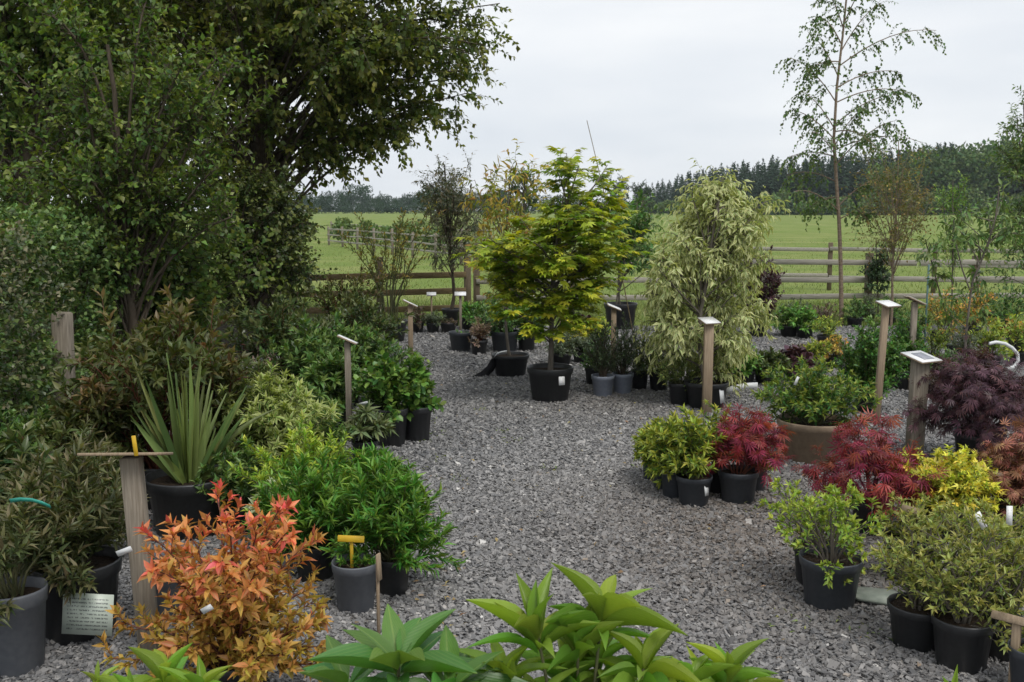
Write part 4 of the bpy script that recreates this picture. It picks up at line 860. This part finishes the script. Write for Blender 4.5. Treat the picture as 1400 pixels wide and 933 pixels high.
# --- back rows on the right
for row in ((1078, 462, 26, 16, 1052, 1112, 414, 'freshgreen', 'bright glossy perennial beside the purple columnar bush', 1.0),
            (1100, 464, 24, 15, 1078, 1125, 416, 'freshgreen', 'bright glossy perennial one place nearer the birch trunk', 1.0),
            (1130, 478, 28, 18, 1106, 1155, 428, 'yellowgreen', 'yellow-green feathery plant left of the birch trunk', .8),
            (1125, 448, 22, 13, 1100, 1150, 408, 'berry', 'low reddish plant in the row before the fence left of the birch', .9),
            (1090, 442, 22, 12, 1062, 1115, 404, 'greygreen', 'grey-green cushion before the fence near the purple bush', .9),
            (1168, 448, 22, 13, 1148, 1195, 402, 'midgreen', 'dark small-leaved shrub just right of the birch trunk', .8),
            (1185, 440, 22, 12, 1165, 1212, 400, 'greygreen', 'grey-leaved plant at the fence left of the tan label post', .9),
            (1105, 498, 28, 16, 1080, 1140, 466, 'berry', 'low mixed-tint plant in front of the birch trunk', .9),
            (1140, 505, 30, 16, 1112, 1162, 452, 'orangebush', 'rusty-tipped plant at the foot of the birch', .8),
            (1245, 470, 26, 16, 1222, 1275, 418, 'midgreen', 'green shrub behind the grey label post', .9),
            (1285, 470, 28, 16, 1255, 1315, 388, 'orangebush', 'orange-tinted shrub left of the forked sapling', 1.0),
            (1330, 465, 28, 16, 1300, 1362, 386, 'orangebush', 'orange-tinted shrub behind the forked sapling', 1.0),
            (1378, 462, 28, 16, 1345, 1415, 384, 'midgreen', 'green shrub before the fence at the right edge', 1.1),
            (1275, 505, 30, 18, 1245, 1310, 440, 'yellowgreen', 'pale yellow-green plant behind the wide white label', .8),
            (1318, 512, 30, 18, 1288, 1352, 446, 'greygreen', 'grey-green plant at the foot of the forked sapling', 1.0),
            (1352, 505, 32, 18, 1318, 1385, 432, 'yellowgreen', 'bright yellow-green plant behind the purple maple', 1.1),
            (1395, 500, 32, 18, 1362, 1430, 418, 'yellowgreen', 'yellow-green shrub at the right edge behind the purple maple', 1.0),
            (1300, 540, 34, 20, 1270, 1330, 476, 'midgreen', 'dark green low plant left behind the purple maple', .8),
            (1262, 548, 34, 16, 1240, 1288, 500, 'berry', 'low dark plant between white label post and purple maple', .8),
            (1390, 480, 28, 16, 1370, 1420, 430, 'orangebush', 'golden shrub at the right edge before the fence', 1.0),
            (1345, 440, 24, 13, 1310, 1380, 378, 'midgreen', 'tall green plant touching the right-hand fence', 1.0),
            (1215, 446, 20, 12, 1195, 1245, 398, 'midgreen', 'dark green plant at the post of the right-hand fence', .8)):
    potted(row[8], (row[0], row[1], row[2], row[3], 'potblack'), (row[4], row[5], row[6]), row[7], 'nursery_plant', 'plant', 'nursery plants in the back rows', scale=row[9])

# --- front right group
for px, yb, w_, h_, x0, x1, yt, lb in ((890, 659, 26, 34, 866, 912, 572, 'yellow-tipped evergreen in the rearmost dark grey pot of the row of four'), (905, 672, 30, 36, 876, 935, 580, 'yellow-tipped evergreen in the second rear dark grey pot of the row of four'),
                                       (921, 684, 38, 40, 890, 958, 562, 'yellow-tipped evergreen in the third dark grey pot of the row of four'), (948, 695, 50, 40, 906, 985, 560, 'yellow-tipped evergreen in the nearest pot of the row, with a white mark')):
    potted(lb, (px, yb, w_, h_, 'potblue'), (x0, x1, yt), 'leucothoe', group='yellow-tipped evergreens in a row', n=18, sub=7)
potted('crimson cut-leaved maple in a slate grey pot beside the evergreen row', (1008, 692, 56, 44, 'potblue'), (958, 1092, 550), 'redacer', 'potted_maple', 'maple', n=13, sub=9)
potted('dark pot half hidden behind the crimson maple', (1030, 674, 36, 34, 'potblue'), (985, 1045, 572), 'leucothoe', scale=.8)
potted('black pot between the nearest yellow-tipped evergreen and the crimson maple', (980, 678, 32, 36, 'potblack'), (955, 1010, 545), 'leucothoe', scale=.8)
potted('spreading crimson cut-leaved maple in front of the white-topped post', (1190, 735, 56, 46, 'potblack'), (1085, 1280, 560), 'redacer', 'potted_maple', 'maple', n=17, sub=10)
potted('dark purple cut-leaved maple at the right edge', (1335, 640, 66, 44, 'potblack'), (1255, 1412, 462), 'purpleacer', 'potted_maple', 'maple', n=40, sub=12, prof=.5)
potted('rust-brown cut-leaved maple at the right edge below the purple one', (1385, 740, 60, 46, 'potblack'), (1325, 1440, 575), 'brownacer', 'potted_maple', 'maple', n=26, sub=9)
potted('golden yellow shrub between crimson and rust-brown maples', (1290, 745, 60, 46, 'potblack'), (1222, 1362, 604), 'choisya', n=56, sub=8, scale=.85)
M['azp'] = leafmat('azalea_leaf_single', (0.149, 0.270, 0.030), (0.324, 0.446, 0.041), .3, .4, .3, part=True)
am = leaf_meshes('leaf', M['azp'], 4, (.0, .3), (.1, .4), 4)
potted('lime-tipped azalea in the black pot standing alone at the path edge', (1133, 839, 86, 66, 'potblue'), (1050, 1195, 650), 'azalea', nparts=300, pmesh=am, n=16, sub=5, zmin=.45)
potted('lime-tipped azalea in a black pot just behind the lone one', (1112, 806, 60, 54, 'potblack'), (1040, 1180, 645), 'azalea', n=14)
potted('dull green azalea in the black pot holding the wooden T marker', (1244, 806, 80, 64, 'potblack'), (1190, 1300, 672), 'azaleadull', n=14)
potted('dull green azalea in the left of the front black pots at the right', (1252, 895, 82, 56, 'potblack'), (1188, 1320, 700), 'azaleadull', n=20, sub=7)
potted('dull green azalea in the middle front black pot at the right', (1312, 924, 84, 66, 'potblack'), (1240, 1380, 690), 'azaleadull', n=22, sub=7)
potted('dull green azalea in the black pot behind the wooden marker at the right edge', (1368, 908, 64, 50, 'potblack'), (1310, 1420, 700), 'azaleadull', n=20, sub=7)
potted('dull green azalea behind the front row at right, by the white stick labels', (1335, 835, 70, 55, 'potblack'), (1270, 1400, 668), 'azaleadull', n=22, sub=7)
potted('dull green azalea at the right edge with rusty leaves', (1395, 830, 70, 55, 'potblack'), (1340, 1450, 690), 'azaleadull', n=18, sub=7)
potted('slate grey pot cut off at the lower right corner', (1408, 960, 66, 62, 'potblue'), (1385, 1440, 850), 'azaleadull', n=6)

# --- birches and spindly trees on the right
def ground_tree(name, label, px, yb):
    p = gp(px, yb); return thing(name, label, 'tree', (p[0], p[1], 0)), np.array([p[0], p[1], 0])
t, c = ground_tree('birch_tree', 'tall slender young birch with sparse drooping foliage', 1151, 446)
lm = leafmat('birch_leaf', (0.074, 0.135, 0.034), (0.135, 0.216, 0.054), .4, .45, .3)
path = [(1150, 400, 0), (1149, 350, 0), (1147, 300, 0), (1143, 240, 0), (1140, 190, 0), (1144, 120, 0), (1152, 50, 0), (1158, -10, 0), (1164, -60, 0)]
tr = np.array([[(0, 0, -.03)] + [tuple(at(x, y, c[1]) - c) for x, y, _ in path]]); V, T = tubes(tr, .034, .010, 9); mk('trunk', V, T, M['birchbark'], t, smooth=True)
br = [(1143, 225, 1225, 165), (1142, 205, 1260, 195), (1142, 215, 1080, 215), (1140, 190, 1078, 150), (1142, 170, 1230, 130), (1144, 140, 1245, 128), (1143, 140, 1082, 80), (1145, 120, 1232, 100), (1146, 105, 1105, 45), (1148, 90, 1280, 42), (1150, 70, 1205, 5), (1150, 60, 1115, 25), (1155, 30, 1190, -30), (1153, 40, 1130, -10), (1148, 290, 1085, 262), (1148, 280, 1205, 245), (1145, 250, 1075, 240), (1147, 300, 1190, 292), (1143, 180, 1095, 125), (1143, 180, 1200, 205), (1147, 270, 1105, 285), (1149, 85, 1100, 100), (1141, 200, 1178, 150), (1143, 215, 1110, 180)]
pl = Plant(); A = np.array([at(a, b, c[1]) - c for a, b, _, _ in br]); B = np.array([at(a, b, c[1] + rng.normal(0, .35)) - c for _, _, a, b in br])
midp = A * .45 + B * .55 + UPV * (.22 * np.linalg.norm(B - A, axis=1))[:, None]; limb = bez(A, midp, B, 9); pl.stem(limb, .010, .003, 5)
idx, tt = kids(limb, 24, .12, 1.0); P, Tn = along(limb, idx, tt); sh = grow(P, nrm(Tn * .5 + rng.normal(size=P.shape) * .5), rng.uniform(.12, .42, len(P)), 6, -1.6, .2); pl.stem(sh, .002, .0009, 3)
pl.on(sh, 11, .1, 1, 55, .044, .032, (0, 1), .5, .5)
pl.build(t, lm, M['birchbark'], 'leaf', fname='crown', sname='branches')
t, c = ground_tree('birch_tree', 'small yellow-brown birch behind the tan label post', 1218, 448)
lm2 = leafmat('small_birch_leaf', (0.135, 0.162, 0.041), (0.297, 0.203, 0.061), .4, .5, .35)
sp = clumps_along(1228, 200, 1222, 330, 40, 48, 10)
sapling(t, c, 0, [(1220, 400, 0), (1221, 350, 0), (1224, 290, 0), (1228, 195, 0)], px_clumps(sp, c, sy=.35), lm2, .35, .022, 'birchbark', 'quad', ns=11, nl=9, lL=.034, lW=.022, up=-.5, arch=.05, att=(.5, .85), lr=.007, tr=.0022, droop=.3)
t, c = ground_tree('young_tree', 'small dark leafy sapling in front of the right-hand fence', 1200, 432)
sp = clumps_along(1196, 330, 1200, 392, 16, 12, 6); sapling(t, c, 0, [(1200, 400, 0), (1198, 360, 0), (1197, 325, 0)], px_clumps(sp, c, sy=.12), M['fieldtree2'], .16, .014, 'bark', ns=8, nl=8, lL=.06, lW=.03, lr=.005, tr=.002)
lm3 = leafmat('cherry_sapling_leaf', (0.088, 0.169, 0.041), (0.189, 0.257, 0.068), .4, .4, .3)
t, c, zs, h, r = potted('forked sapling with long drooping leaves near the right edge', (1318, 515, 38, 26, 'potblack'), name='potted_tree', cat='tree')
sp = [(1303, 282), (1296, 300), (1310, 300), (1320, 330), (1366, 262), (1358, 280), (1372, 290), (1380, 320), (1350, 300), (1362, 330), (1300, 320), (1345, 345), (1392, 300), (1335, 380), (1310, 400), (1340, 420), (1320, 440)]
sapling(t, c, zs, [(1322, 450, 0), (1326, 395, 0), (1345, 350, 0), (1360, 300, 0), (1366, 255, 0)], px_clumps(sp, c, sy=.2), lm3, .22, .014, 'greybark', ns=6, nl=7, lL=.085, lW=.028, up=-.5, arch=.05, lr=.008, tr=.0025, droop=.5, att=(.75, .95))
V, T = tubes(np.array([[tuple(at(x, y, c[1]) - c) for x, y in ((1326, 397), (1316, 370), (1306, 330), (1302, 280))]]), .009, .004, 6); mk('branch', V, T, M['greybark'], t, smooth=True)
t, c, zs, h, r = potted('leaning single-stemmed sapling left of the forked one', (1305, 492, 30, 20, 'potblack'), name='potted_tree', cat='tree')
sp = [(1266, 330), (1262, 345), (1275, 350), (1270, 370), (1283, 385), (1290, 410), (1278, 340)]
sapling(t, c, zs, [(1298, 450, 0), (1285, 400, 0), (1272, 350, 0), (1266, 328, 0)], px_clumps(sp, c, sy=.15), lm3, .18, .010, 'bark', ns=6, nl=7, lL=.075, lW=.026, up=-.5, arch=.05, lr=.006, tr=.002, droop=.5, att=(.8, .95))
t, c = ground_tree('young_tree', 'airy green tree cut off by the right edge', 1412, 458)
sp = [(1398, 138), (1394, 150)] + clumps_along(1400, 145, 1395, 380, 44, 30, 10) + [(1375, 170), (1370, 210), (1365, 240), (1380, 290)]
sapling(t, c, 0, [(1410, 380, 0), (1406, 280, 0), (1402, 200, 0), (1399, 140, 0)], px_clumps(sp, c, sy=.3), lm3, .3, .03, 'bark', ns=9, nl=9, lL=.06, lW=.026, up=-.2, lr=.010, tr=.003, droop=.3, att=(.6, .9))
t, c = ground_tree('young_tree', 'pale green feathery sapling between forked sapling and small birch', 1300, 452)
sp = clumps_along(1303, 250, 1303, 350, 20, 14, 10); sapling(t, c, 0, [(1302, 400, 0), (1303, 320, 0), (1303, 245, 0)], px_clumps(sp, c, sy=.15), leafmat('pale_sapling_leaf', (0.121, 0.243, 0.041), (0.216, 0.351, 0.061), .35, .5, .35), .2, .014, 'greybark', 'quad', ns=8, nl=8, lL=.06, lW=.018, lr=.005, tr=.002, up=.3)

# ------------------------------------------------------------------ label posts
def label_post(label, px, ytop, base, pw, bw, bd, tilt, rz, mat='wood', bmat='wood', picture=False, lean=0., face=True, roll=0.):
    """post with a sloping board and a laminated sheet on it"""
    base = np.asarray(base, float); zt = at(px, ytop, base[1])[2]; H = zt - base[2]
    t = thing('label_post', label, 'label post', base)
    V, T = box(0, 0, H / 2 - .03, pw, pw * .8, H + .06 - .01, .003, rot('Y', lean)); top = np.array([math.sin(lean) * H, 0, H]); mk('post', V, T, M[mat], t)
    R = rot('Z', rz) @ rot('Y', roll) @ rot('X', tilt); V, T = box(0, 0, .0055, bw, bd, .011, .002, R); b = mk('board', V + top, T, M[bmat], t)
    if face:
        V, T = box(0, 0, .0015, bw * .985, bd * .98, .003); s = mk('sheet', V, T, M['sign'], b); s.matrix_local = Matrix.Translation(tuple(top + R @ np.array([0, 0, .0112]))) @ Matrix(R.tolist()).to_4x4()
        if picture:
            V, T = box(0, 0, .001, bw * .5, bd * .6, .002); s = mk('picture', V, T, M['photo'], b); s.matrix_local = Matrix.Translation(tuple(top + R @ np.array([.01, 0, .0150]))) @ Matrix(R.tolist()).to_4x4()
    return t
label_post('thick wooden post with a flat board and yellow clip beside the orange shrub', 184, 623, gp(200, 897), .07, .29, .19, -.24, .04, 'woodgrey', 'wood', face=False, lean=-.045)
label_post('brown label post with a sloping white board left of the round-leaved shrubs', 476, 466, gp(478, 605), .042, .15, .11, -.10, 0, 'woodgrey', roll=.42)
label_post('pale label post behind the round-leaved shrubs', 562, 416, gp(562, 503), .05, .17, .11, -.06, 0, 'wood', roll=.45)
label_post('pale label post standing in front of the cream-variegated tree', 967, 440, gp(966, 566), .075, .15, .13, .30, .42, 'wood')
label_post('tall thin tan label post in front of the dense green shrub', 1207, 417, gp(1200, 582), .05, .15, .13, .26, .5, 'wood', lean=.035)
label_post('grey label post seen edge-on behind the tan one', 1248, 412, gp(1244, 535), .05, .18, .12, -.06, 0, 'woodgrey', roll=.42)
label_post('stout label post with a wide white board and grey picture', 1253, 490, gp(1250, 628), .10, .20, .19, .24, .5, 'woodgrey', picture=True, lean=.012)
label_post('low label post hidden among the dark conifers', 838, 421, gp(838, 512), .05, .15, .10, .15, .1, 'wood', roll=.4)
label_post('small white label on a stake, left of two at the back', 590, 403, gp(590, 456) + [0, .05, .1], .022, .13, .09, .45, .05, 'wood')
label_post('small white label on a stake rising from the slate-blue pot, right of two', 627, 403, gp(629, 480) + [0, .15, .17], .032, .14, .09, .45, .05, 'woodgrey')
# T-shaped markers
def t_marker(label, px, ytop, base, w_, hb, mat, rz, tilt=.2, hw=.014, lean=0.):
    base = np.asarray(base, float); H = at(px, ytop, base[1])[2] - base[2]; t = thing('plant_marker', label, 'marker', base, rz=rz)
    V, T = box(0, 0, H / 2 - .02, hw, hw * .6, H + .02, .002, rot('Y', lean)); mk('stake', V, T, M[mat], t)
    V, T = box(math.sin(lean) * H, -.006, H - hb / 2, w_, .008, hb, .002, rot('X', -tilt)); mk('board', V, T, M[mat], t)
    return t
def pot_top(px, yb, w_, h_, dx=0, dy=0):
    c, r, h = place((px, yb, w_, h_, 0)); return np.array([c[0] + dx * r, c[1] + dy * r, .86 * h])
t_marker('yellow T-shaped marker stuck in the slate grey pot', 482, 732, pot_top(487, 843, 64, 66, -.1, -.2), .115, .028, 'yellow', -.12, .3)
t_marker('pale wooden marker stake with a pointed top by the grey pot', 515, 757, gp(518, 872), .03, .11, 'wood', 1.2, .05, .016)
t_marker('tan wooden T marker in the black azalea pot on the right', 1238, 692, pot_top(1244, 806, 80, 64, -.25, -.2), .10, .03, 'wood', -.9, .5)
t_marker('wooden T marker cut off by the lower right corner', 1386, 842, gp(1384, 945), .17, .03, 'wood', -.75, .5, .03)
o = mk('marker_clip', *box(0, 0, .03, .014, .007, .075, .001, rot('Y', -.1)), M['yellow'], loc=tuple(at(185, 619, gp(200, 897)[1] - .09)+np.array([0, 0, -.005]))); tag(o, 'yellow plastic clip standing on the flat board', 'clip')
def card(name, label, cat, p, w_, h_, mat, rz=0., tilt=0., roll=0., th=.002):
    V, T = box(0, 0, 0, w_, h_, th); o = mk(name, V, T, M[mat], loc=tuple(p)); o.rotation_euler = (Matrix.Rotation(rz, 3, 'Z') @ Matrix.Rotation(math.pi / 2 + tilt, 3, 'X') @ Matrix.Rotation(roll, 3, 'Z')).to_euler(); return tag(o, label, cat)
c, r, h = place((112, 884, 118, 100, 0)); q = at(120, 840, c[1] - r * .97); card('paper_sheet', 'white handwritten sheet on the large black pot', 'label', q, .195, .16, 'note', 0, -.12, -.05)
c, r, h = place((752, 552, 64, 47, 0)); card('plant_tag', 'white tag hanging on the big black pot of the yellow-green tree', 'tag', at(768, 521, c[1] - r * .93), .055, .075, 'sign', .35, -.12)
c, r, h = place((965, 562, 60, 37, 0)); card('plant_tag', 'white tag on the right side of the large pot of the cream tree', 'tag', at(987, 541, c[1] - r * .74), .06, .13, 'white', .75, -.1, .06)
c, r, h = place((948, 695, 50, 40, 0)); card('plant_tag', 'torn white sticker on the nearest pot of the evergreen row', 'tag', at(966, 671, c[1] - r * .72), .035, .06, 'white', .75, -.12)
c, r, h = place((1110, 637, 100, 56, 0)); card('plant_tag', 'small white stick label in the shrub of the brown tub', 'tag', at(1089, 521, c[1] - .15), .018, .06, 'white', 0, -.1, -.4)
c, r, h = place((1335, 835, 70, 55, 0)); card('plant_tag', 'white stick label leaning among the right azaleas', 'tag', at(1341, 712, c[1] - .22), .028, .075, 'sign', .2, -.1, .5)
c, r, h = place((1395, 830, 70, 55, 0)); card('plant_tag', 'upright white stick label at the right edge', 'tag', at(1380, 706, c[1] - .22), .024, .085, 'sign', -.1, -.1, 0)
c, r, h = place((325, 975, 100, 60, 0)); card('plant_tag', 'white loop tag beside the thick wooden post', 'tag', at(170, 754, c[1] - .15), .05, .02, 'white', .2, .2, .35); card('plant_tag', 'small white tag among the orange leaves', 'tag', at(283, 833, c[1] - .38), .035, .02, 'white', .2, .2, .5)
card('plant_tag', 'white tag resting on the small long-leaved evergreen', 'tag', at(497, 552, gp(499, 633)[1] - .02), .06, .025, 'white', .2, .6, .3)
# twisted teal tape, curved white strip, cloth, cane, hose, slate
def ribbon(name, label, cat, pts, w_, mat, ax, th=0):
    pts = np.asarray(pts, float); V = []; T = []; ax = np.asarray(ax, float)
    for i, p in enumerate(pts):
        a = ax * w_ / 2; n_ = np.array([0, .0015, 0]); V += [p - a - n_, p + a - n_, p + a + n_, p - a + n_]
        if i:
            b = i * 4; o_ = b - 4
            for q in range(4): z = (q + 1) % 4; T += [(o_ + q, o_ + z, b + z), (o_ + q, b + z, b + q)]
    e = (len(pts) - 1) * 4; T += [(0, 2, 1), (0, 3, 2), (e, e + 1, e + 2), (e, e + 2, e + 3)]
    return tag(mk(name, V, T, M[mat]), label, cat)
c, r, h = place((26, 929, 88, 108, 0)); Yt = c[1] - .12
ribbon('plastic_tape', 'shiny teal plastic tag strip in the shrub at the left edge', 'tag', [at(x, y, Yt) for x, y in ((14, 685), (28, 683), (44, 684), (58, 688), (69, 693))], .022, 'teal', nrm(np.array([.1, -.6, .8])))
c, r, h = place((698, 517, 52, 30, 0)); Yc = c[1] - r * .6
p_ = [at(x, y, Yc) for x, y in ((676, 488), (680, 483), (686, 481), (693, 480))]; ribbon('plastic_strip', 'bent white plastic strip over the rim of the orange sapling pot', 'strip', p_, .05, 'white', (0, 1, .1))
V = []; T = []; cl = [(676, 490), (675, 500), (671, 508), (664, 515)]
for i, (x, y) in enumerate(cl):
    p = at(x, y, Yc + .0); p[2] = max(p[2], .012); wd = .03 + .035 * i; V += [p + (-wd, -.02, 0), p + (0, 0, .002), p + (.03, .05, .0), p + (.03, .058, -.002), p + (0, .008, -.002), p + (-wd, -.012, -.004)]
    if i:
        b = i * 6; o_ = b - 6
        for q in range(6): z = (q + 1) % 6; T += [(o_ + q, o_ + z, b + z), (o_ + q, b + z, b + q)]
T += [(0, 1, 5), (1, 4, 5), (1, 2, 4), (2, 3, 4)]; e = 18; T += [(e, e + 5, e + 1), (e + 1, e + 5, e + 4), (e + 1, e + 4, e + 2), (e + 2, e + 4, e + 3)]
tag(mk('cloth_flap', V, T, M['cloth'], smooth=False), 'black ground cloth hanging down the left of the orange sapling pot', 'cloth')
Yc = gp(1010, 548)[1]; ribbon('plastic_strip', 'curved white edging strip beside the large pot of the cream tree', 'strip', [at(x, y, Yc) for x, y in ((990, 536), (1000, 532), (1012, 529), (1024, 527.5), (1036, 527))], .05, 'white', (0, .25, 1))
pts = np.array([[(*gp(760, 512)[:2], .1), *[tuple(at(x, y, Y)) for x, y, Y in ((785, 330, 9.75), (797, 260, 9.75), (812, 215, 9.75))], tuple(at(802, 165, 9.75))]]); base = np.array([*at(826, 300, 9.75)])
a_, b_ = at(802, 165, 9.8), at(870, 480, 9.8); V, T = tubes(np.array([[tuple(b_ + (a_ - b_) * s + np.array([.02, 0, 0]) * math.sin(3 * s)) for s in np.linspace(-.02, 1, 8)]]), .006, .0035, 6)
tag(mk('garden_cane', V, T, M['cane'], smooth=True), 'thin bare cane poking into the sky above the yellow-green tree', 'cane')
Yh = gp(1385, 530)[1]; V, T = tubes(np.array([[tuple(at(x, y, Yh)) for x, y in ((1352, 470), (1362, 468), (1374, 470), (1384, 476), (1391, 484), (1392, 494), (1386, 502), (1376, 504))]]), .016, .016, 10); tag(mk('white_hose', V, T, M['white'], smooth=True), 'white looped hose end above the purple maple', 'hose')
V, T = box(0, 0, .5, .02, .02, 1.0, .002); p = gp(1264, 470); tag(mk('teal_stake', V, T, M['tealdull'], loc=(p[0], p[1], 0)), 'thin teal stake at the right-hand fence', 'stake')
p = gp(1205, 824); prof = [(-.19, .02), (-.10, -.065), (.06, -.075), (.19, -.01), (.17, .05), (.02, .075), (-.08, .065)]; n = len(prof)
V = [(x, y, 0) for x, y in prof] + [(x * .97, y * .95, .012) for x, y in prof]; T = [(0, i + 1, i) for i in range(1, n - 1)] + [(n, n + i, n + i + 1) for i in range(1, n - 1)]
for i in range(n): j = (i + 1) % n; T += [(i, j, n + j), (i, n + j, n + i)]
o = mk('slate_tile', V, T, M['slate'], loc=(p[0], p[1], .022)); o.rotation_euler = (.06, .05, -.25); tag(o, 'grey-green pointed slate tile lying on the gravel at right', 'slate')
p = gp(1010, 668); 
# weeds and fallen leaves on the gravel
pl = Plant(); w_px = [(590, 575), (600, 590), (585, 600), (745, 640), (620, 655), (560, 700), (880, 640), (700, 602), (690, 590), (1040, 700), (600, 625), (560, 640), (655, 560), (1080, 850), (540, 880), (1180, 860)]
P = []; 
for x, y in w_px:
    for q in range(14): P.append(gp(x, y, .012) + np.array([rng.normal(0, .05), rng.normal(0, .06), 0]))
P = np.array(P); n = len(P); pl.leaf(P, nrm(rng.normal(size=(n, 3)) * (1, 1, .2) + UPV * .5), np.tile(UPV, (n, 1)) + rng.normal(size=(n, 3)) * .3, rng.uniform(.015, .04, n), .010, rng.uniform(0, 1, n))
V, T, a = pl.mesh_leaves('leaf'); tag(mk('weeds', V, T, M['grass'], None, a, kind='stuff'), 'scattered low green weeds sprouting in the gravel', 'weeds')
pl = Plant(); n = 260; P = np.stack([rng.uniform(-1.6, 2.2, n), rng.uniform(3.4, 10, n), np.full(n, .024)], 1); P[:90] = [gp(rng.uniform(500, 640), rng.uniform(640, 900), .024) for _ in range(90)]
pl.leaf(P, nrm(rng.normal(size=(n, 3)) * (1, 1, .15)), np.tile(UPV, (n, 1)) + rng.normal(size=(n, 3)) * .25, rng.uniform(.015, .045, n), rng.uniform(.008, .02, n), rng.uniform(0, 1, n))
V, T, a = pl.mesh_leaves('leaf'); tag(mk('fallen_leaves', V, T, leafmat('dead_leaf', (.20, .12, .06), (.38, .28, .11), .4, .6, .15), None, a, kind='stuff'), 'dry brown and yellow leaves scattered on the gravel', 'leaves')

# ------------------------------------------------------------------ plants at the very front: every leaf its own object
M['front1'] = leafmat('front_dark_leaf', (.06, .18, .028), (.13, .29, .04), .28, .38, .28, part=True, spec=.45)
M['front2'] = leafmat('front_bright_leaf', (.15, .31, .025), (.32, .46, .04), .3, .42, .4, part=True)
fm = {1: leaf_meshes('leaf', M['front1'], 5, (.05, .35), (.1, .35), 9), 2: leaf_meshes('leaf', M['front2'], 6, (.05, .5), (.15, .5), 9)}
def front_plant(label, kind, Y, whorls, ptr, name='broadleaf_evergreen'):
    base = np.array([np.mean([at(w_[0], w_[1], Y)[0] for w_ in whorls]), Y - .05, 0]); t = thing(name, label, 'shrub', base)
    zs = pot_parts(t, ptr, ptr * 1.7, M['potblack']); pl = Plant(); rows = []
    for (px, py, L_, n, el, tx) in whorls:
        tip = at(px, py, Y + rng.uniform(-.08, .08)) - base; p0 = np.array([rng.normal(0, .03), rng.normal(0, .03), zs - .02]); ax = nrm(np.array([tx, rng.normal(0, .12), 1.]))
        st = bez(p0[None], (p0 * .4 + tip * .6 + np.array([0, 0, .08]))[None] - ax * .05, tip[None], 8); pl.stem(st, .006, .0035, 6)
        for i in range(n):
            az = i * 2.39996 + rng.uniform(-.2, .2); e = math.radians(el) + rng.normal(0, .16) + (i / n - .5) * .75
            pr = perp(ax[None], np.array([az]))[0]; d = pr * math.cos(e) + ax * math.sin(e); P_ = tip - ax * (.045 * (1 - i / n)) + pr * .004
            nn = ax * math.cos(e) - pr * math.sin(e); ll = L_ * rng.uniform(.7, 1.12) * (.75 + .25 * math.cos(i / n * 1.5)); rows.append((P_, d, nn, ll, ll * (.235 if kind == 2 else .31) * rng.uniform(.85, 1.1) / 1.0, i / n))
    R_ = [np.array(x) for x in zip(*rows)]; pl.leaf(R_[0], R_[1], R_[2], R_[3], R_[4], R_[5] * .9)
    pl.parts(t, None, fm[kind], len(rows)); pl.build(t, None, M['stem'], sname='stems'); return t
front_plant('dark glossy evergreen rosette at the bottom edge left of centre', 1, 1.95, [(545, 905, .20, 14, 24, 0), (475, 935, .17, 11, 28, -.1), (615, 940, .17, 11, 28, .1), (540, 975, .14, 10, 30, 0)], .12)
front_plant('bright green broad-leaved evergreen at the bottom centre', 2, 2.0, [(735, 868, .175, 14, 52, -.12), (822, 848, .17, 14, 42, .16), (690, 925, .15, 12, 48, -.15), (775, 925, .16, 12, 40, 0), (880, 915, .15, 12, 38, .15), (850, 945, .14, 12, 30, 0), (735, 965, .15, 12, 30, 0), (940, 935, .13, 11, 42, .1), (820, 900, .14, 11, 38, 0), (660, 950, .13, 11, 45, -.1), (790, 885, .13, 9, 55, 0)], .13)
front_plant('bright green rosette at the bottom edge, right of the central evergreen', 2, 2.05, [(995, 925, .13, 12, 46, .1), (960, 950, .13, 11, 42, 0), (925, 965, .12, 10, 40, 0), (1020, 950, .10, 9, 40, .1)], .10)
front_plant('bright green rosette at the bottom edge under the orange shrub', 2, 2.05, [(225, 935, .14, 13, 38, 0), (180, 955, .12, 10, 40, -.1), (275, 945, .12, 11, 42, .1)], .10)
front_plant('small green leaf tuft at the bottom edge near the thick wooden post', 2, 2.4, [(133, 930, .075, 9, 50, 0)], .07)
front_plant('single leaf tip poking up at the bottom edge on the right', 2, 2.0, [(1302, 960, .10, 6, 68, 0)], .08)

# ------------------------------------------------------------------ damp air over the field
V, T = box(0, 320, 11, 1000, 720, 26); o = mk('haze', V, T, None, kind='stuff'); tag(o, 'thin pale haze over the field and woods', 'haze')
k = NT('haze_air'); pv = k.n('ShaderNodeVolumePrincipled'); pv.inputs['Color'].default_value = (.80, .88, .97, 1); pv.inputs['Density'].default_value = .0002; pv.inputs['Anisotropy'].default_value = 0.
k.l(pv.outputs[0], k.o.inputs['Volume']); o.data.materials.append(k.m)
